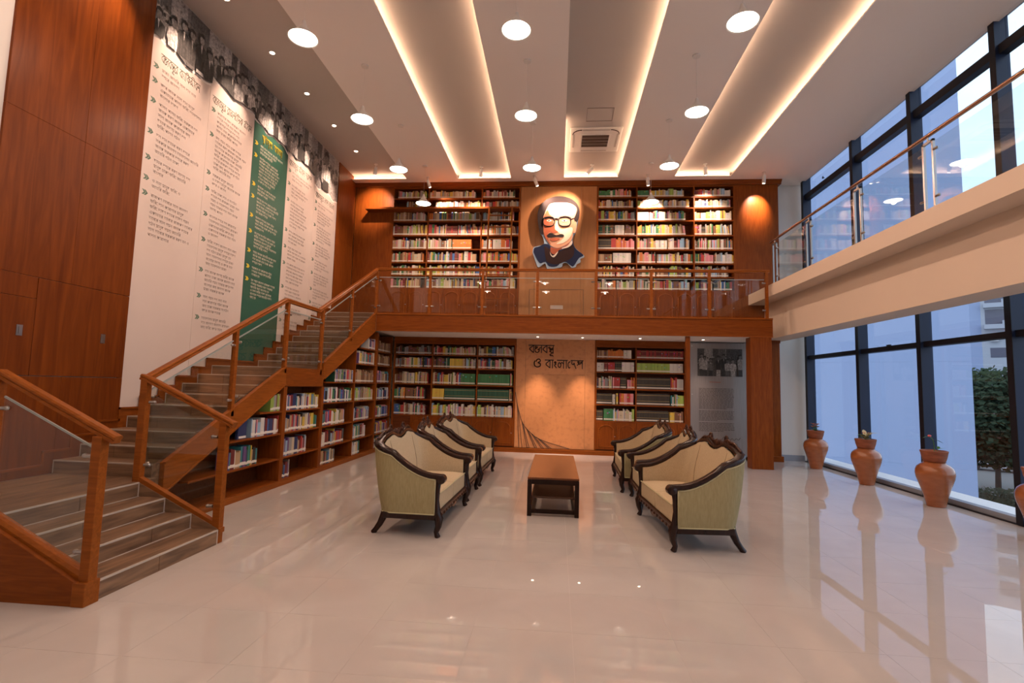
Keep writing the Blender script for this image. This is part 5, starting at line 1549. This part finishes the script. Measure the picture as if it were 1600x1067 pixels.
# ceiling spot cylinders aimed at the back wall
aims = [(-4.599, 11.91, ZR, (-4.9, 12.85, 6.35)), (-3.401, 12.448, ZC, (-2.9, 12.86, 6.15)), (-1.97, 12.133, ZR, (-2.3, 12.86, 5.8)), (-0.644, 12.43, ZC, (-0.05, 12.74, 6.2)), (0.762, 12.096, ZR, (0.05, 12.74, 6.2)), (2.153, 12.434, ZC, (2.3, 12.86, 6.15)), (3.456, 12.135, ZR, (3.65, 12.86, 6.15)), (4.901, 12.357, ZC, (4.88, 12.85, 6.25))]
SPN = ['above the wood panel left of the bookcase', 'above the first bay of the left bookcase', 'above the ladder end of the left bookcase', 'just left of the portrait', 'tilted towards the portrait from the right', 'above the second bay of the right bookcase', 'above the last bay of the right bookcase', 'above the wood panel right of the bookcase']
for i, (x, y, zc, tg) in enumerate(aims):
    s = thing('spotlight', 'small white cylinder spotlight ' + SPN[i], 'lamp', (x, y, zc), 0, 'cylinder spotlights before the back wall')
    MB().lathe([(0.001, zc - 0.02), (0.045, zc - 0.02), (0.045, zc), (0.001, zc)], (x, y, 0), 16).obj('base', 'white_paint', s)
    d = (Vector(tg) - Vector((x, y, zc - 0.12))).normalized()
    dd = Vector((d.x * 0.45, d.y * 0.25, d.z)).normalized() if i != 4 else Vector((d.x, d.y * 0.3, d.z)).normalized()
    c0 = Vector((x, y, zc - 0.10)); c1 = c0 + dd * 0.17
    MB().tube([(x, y, zc - 0.02), c0], 0.012, 6).obj('stem', 'white_paint', s)
    MB().tube([c0 - dd * 0.02, c1], 0.042, 14).obj('barrel', 'white_paint', s, smooth=True, angle=50)
    MB().tube([c1 + dd * 0.001, c1 + dd * 0.004], 0.024, 12).obj('lens', 'downlight_face', s)
    e = {3: 1.2, 4: 1.6, 0: 0.8, 7: 0.8}.get(i, 1.0)
    lamp('spot_beam', 'SPOT', tuple(c1 + dd * 0.02), SPOT_W * e, WARM, s, 0.02, tg, 66, 1.0)

# downlights in the left recess washing the banners
for k in range(8):
    y = 11.21 - 1.19 * k
    d = thing('downlight', 'small recessed downlight above the banners, %s from the far wall' % ORD[k], 'lamp', (-4.83, y, ZR), 0, 'downlights above the banners')
    MB().lathe([(0.038, ZR - 0.004), (0.055, ZR - 0.004), (0.058, ZR + 0.001), (0.038, ZR + 0.001)], (-4.83, y, 0), 20, 'z', False).obj('trim_ring', 'white_paint', d)
    MB().lathe([(0.001, ZR - 0.003), (0.04, ZR - 0.003), (0.04, ZR - 0.001), (0.001, ZR - 0.001)], (-4.83, y, 0), 20).obj('lens', 'downlight_face', d)
    lamp('downlight_beam', 'SPOT', (-4.83, y, ZR - 0.02), DOWN_W, WARM, d, 0.03, (-5.48, y, 5.75), 58, 1.0)
# downlights below the walkway
for k, (x, on) in enumerate(((-3.4, 0), (-2.05, 0), (-0.48, 1), (0.60, 1), (1.96, 0.15), (3.42, 0.5))):
    d = thing('downlight', 'small downlight under the walkway, %s from the stairs' % ORD[k], 'lamp', (x, 12.28, 2.85), 0, 'downlights under the walkway')
    MB().lathe([(0.030, 2.845), (0.042, 2.845), (0.045, 2.851), (0.030, 2.851)], (x, 12.28, 0), 18, 'z', False).obj('trim_ring', 'white_paint', d)
    MB().lathe([(0.001, 2.846), (0.031, 2.846), (0.031, 2.849), (0.001, 2.849)], (x, 12.28, 0), 18).obj('lens', 'downlight_face' if on else 'soffit_paint', d)
    if on: lamp('downlight_beam', 'SPOT', (x, 12.28, 2.835), 150 * on, WARM, d, 0.025, (x + 0.03, 12.72, 0.0), 52, 0.9)

# ---- ceiling air conditioner
ac = thing('ceiling_air_conditioner', 'square white cassette air conditioner in the middle ceiling recess', 'air conditioner', (0.735, 10.83, ZR))
def rr_box(mb, x0, x1, y0, y1, z0, z1): mb.box(x0, x1, y0, y1, z0, z1)
MB().box(0.19, 1.28, 10.29, 11.37, ZR - 0.03, ZR - 0.001).obj('panel', 'white_paint', ac, bevel=0.012)
MB().box(0.42, 1.05, 10.53, 11.13, ZR - 0.042, ZR - 0.028).obj('grille_frame', 'white_paint', ac, bevel=0.006)
for k in range(4):
    y = 10.56 + k * 0.137
    MB().box(0.45, 1.02, y, y + 0.118, ZR - 0.046, ZR - 0.040).obj('grille_opening', 'vent_dark', ac)
for x0, x1, y0, y1 in ((0.45, 1.02, 10.34, 10.385), (0.45, 1.02, 11.27, 11.315), (0.245, 0.29, 10.53, 11.13), (1.18, 1.225, 10.53, 11.13)):
    MB().box(x0, x1, y0, y1, ZR - 0.036, ZR - 0.029).obj('air_outlet', 'recess_grey', ac, bevel=0.004)
for sx in (-1, 1):
    arc = [(0.735 + sx * (0.30 + 0.19 * math.sin(a * math.pi / 16)), 10.54 - 0.19 * math.cos(a * math.pi / 16) + 0.0, ZR - 0.034) for a in range(9)]
    MB().tube(arc, 0.010, 5).obj('corner_slot', 'vent_dark', ac)

# ================================================================== OUTSIDE
principled('ext_wall', (0.31, 0.375, 0.55), 0.85, spec=0.1)  # white wall with the bluish dusk cast put into its colour
principled('ext_white', (0.40, 0.42, 0.47), 0.85, spec=0.1)
principled('ext_glass', (0.09, 0.09, 0.13), 0.3)
principled('ext_ground', (0.13, 0.125, 0.12), 0.95)
principled('bark', (0.06, 0.045, 0.035), 0.9)
principled('foliage', (0.035, 0.055, 0.030), 0.8, spec=0.1)
principled('hedge', (0.045, 0.055, 0.035), 0.9, spec=0.1)
principled('car_white', (0.55, 0.55, 0.58), 0.3)
principled('car_blue', (0.06, 0.10, 0.25), 0.3)
principled('tyre', (0.02, 0.02, 0.02), 0.8)
GZ = -4.0
struct('ground', MB().box(6.8, 140, -60, 140, GZ - 0.2, GZ), 'ext_ground', 'grey street ground outside the windows')

nb = thing('neighbour_building', 'large plain white building coloured with a dusk-blue cast close outside the windows', 'building', (13, 17.2, GZ))
A = Vector((13.0, 17.2)); F = Vector((-0.8, 0.6)); Dp = Vector((0.6, 0.8))
def wall_slab(p, q, dep, z0, z1, name, mat, par):
    a, b = Vector(p), Vector(q)
    nrm = Vector((dep[0], dep[1]))
    pts = [a, b, b + nrm, a + nrm]
    return MB().prism([(v.x, v.y) for v in pts], 'z', z0, z1).obj(name, mat, par)
for k in range(9):
    z0 = GZ + 3.4 * k
    wall_slab(A, A + F * 16, Dp * 4, z0 + 0.002, z0 + 3.4, 'wall_storey', 'ext_wall', nb)
wall_slab(A + Dp * 0.05 + F * 0.05, A + F * 15.9, Dp * 3.9, GZ, GZ + 30.5, 'core', 'ext_wall', nb)

fb = thing('far_building', 'white tower block with window bands and balconies behind the tree', 'building', (45, 58, GZ))
d0 = Vector((40.0, 51.5)); e1 = Vector((0.80, -0.60)).normalized(); e2 = Vector((0.60, 0.80))
S = d0 - e1 * 1.2
wall_slab(S, S + e1 * 9.0, e2 * 8, GZ, 17, 'wall', 'ext_white', fb)
wall_slab(S + e1 * 0.05 - e2 * 0.5, S + e1 * 1.15, e2 * 0.5, GZ, 17, 'corner_pier', 'ext_wall', fb)
for k in range(5):
    z = 6.6 + 2.45 * k - (2.45 * 1)
    if k == 0:
        wall_slab(S + e1 * 1.7 - e2 * 0.03, S + e1 * 5.6 - e2 * 0.03, e2 * 0.05, 5.45, 6.35, 'window', 'ext_glass', fb); continue
    z = 8.1 + 2.0 * (k - 1)
    wall_slab(S + e1 * 1.35 - e2 * 0.6, S + e1 * 8.8 - e2 * 0.6, e2 * 0.6, z, z + 0.42, 'balcony', 'ext_white', fb)
    for q in range(4):
        wall_slab(S + e1 * (1.45 + q * 1.55) - e2 * 0.03, S + e1 * (2.85 + q * 1.55) - e2 * 0.03, e2 * 0.05, z + 0.42, z + 1.85, 'window', 'ext_glass', fb)
    for q in (2.6, 4.7):
        wall_slab(S + e1 * q - e2 * 0.5, S + e1 * (q + 0.5) - e2 * 0.5, e2 * 0.3, z + 0.42, z + 0.75, 'outdoor_unit', 'ext_white', fb)
for q in (1.7, 4.9):
    wall_slab(S + e1 * q - e2 * 0.35, S + e1 * (q + 0.6) - e2 * 0.35, e2 * 0.33, 6.95, 7.4, 'outdoor_unit', 'car_white', fb)

def tree(label, base, h, cr, seed, nleaf):
    t = thing('tree', label, 'tree', base, 0, 'trees outside the windows')
    rn = random.Random(seed)
    tk = MB().tube([(0, 0, 0), (0.1, 0.05, h * 0.3), (0.0, 0.1, h * 0.6)], [0.15, 0.12, 0.08], 8)
    for k in range(7):
        a = k * 0.9; z0 = h * (0.28 + 0.045 * k)
        tk.tube([(0.05, 0.05, z0), (cr * 0.35 * math.cos(a), cr * 0.35 * math.sin(a), z0 + h * 0.12), (cr * 0.7 * math.cos(a), cr * 0.7 * math.sin(a), z0 + h * 0.2)], [0.08, 0.05, 0.02], 6)
    tk.obj('trunk', 'bark', t, smooth=True, world_coords=False)
    lf = MB()
    for k in range(nleaf):
        while True:
            p = Vector((rn.uniform(-1, 1), rn.uniform(-1, 1), rn.uniform(-1, 1)))
            if 0.2 < p.length < 1: break
        p = Vector((p.x * cr, p.y * cr, h * 0.60 + p.z * h * 0.42))
        d = Vector((rn.uniform(-1, 1), rn.uniform(-1, 1), rn.uniform(-0.6, 0.6))).normalized()
        s_ = d.orthogonal().normalized()
        L = rn.uniform(0.10, 0.20)
        lf.add([p, p + d * L + s_ * L * 0.7, p + d * L * 2, p + d * L - s_ * L * 0.7], [(0, 1, 2, 3)])
    o = lf.obj('foliage', 'foliage', t, world_coords=False)
    tag(o, kind='stuff')
    return t
tree('dark leafy tree in front of the white tower block', (27.0, 34.2, GZ), 7.4, 3.2, 3, 12000)
hg = thing('hedge', 'low dark hedge just outside the last window', 'hedge', (20.8, 26.3, GZ))
rn = random.Random(8)
hl = MB()
MB().box(18.6, 23.0, 25.5, 26.2, GZ, GZ + 1.1).obj('hedge_core', 'hedge', hg)
for k in range(7000):
    p = Vector((rn.uniform(18.5, 23.1), rn.uniform(25.4, 26.3), GZ + rn.uniform(0, 1.45)))
    d = Vector((rn.uniform(-1, 1), rn.uniform(-1, 1), rn.uniform(0, 1))).normalized(); s_ = d.orthogonal().normalized(); L = 0.13
    hl.add([p, p + d * L * 0.5 + s_ * L * 0.3, p + d * L, p + d * L * 0.5 - s_ * L * 0.3], [(0, 1, 2, 3)])
tag(hl.obj('hedge_leaves', 'hedge', hg), kind='stuff')

def car(label, loc, rz, mat):
    c = thing('car', label, 'car', loc, rz, 'parked cars outside')
    prof_ = [(-2.1, 0.3), (-2.1, 0.75), (-1.9, 0.95), (-1.2, 1.0), (-0.7, 1.42), (0.7, 1.45), (1.4, 1.0), (2.0, 0.9), (2.15, 0.6), (2.1, 0.3)]
    MB().prism(prof_, 'y', -0.8, 0.8).obj('body', mat, c, bevel=0.05, world_coords=False)
    MB().prism([(-1.05, 1.0), (-0.66, 1.36), (0.64, 1.38), (1.22, 1.0)], 'y', -0.81, 0.81).obj('side_windows', 'ext_glass', c, world_coords=False)
    for x in (-1.35, 1.35):
        for y in (-0.72, 0.72):
            MB().lathe([(0.001, -0.1), (0.31, -0.1), (0.33, 0), (0.31, 0.1), (0.001, 0.1)], (x, y, 0.33), 16, 'y').obj('wheel', 'tyre', c, world_coords=False)
car('white parked car seen below the tree', (34.5, 43.6, GZ), math.radians(-37), 'car_white')
car('blue parked car seen behind the white one', (37.5, 48.6, GZ), math.radians(-37), 'car_blue')
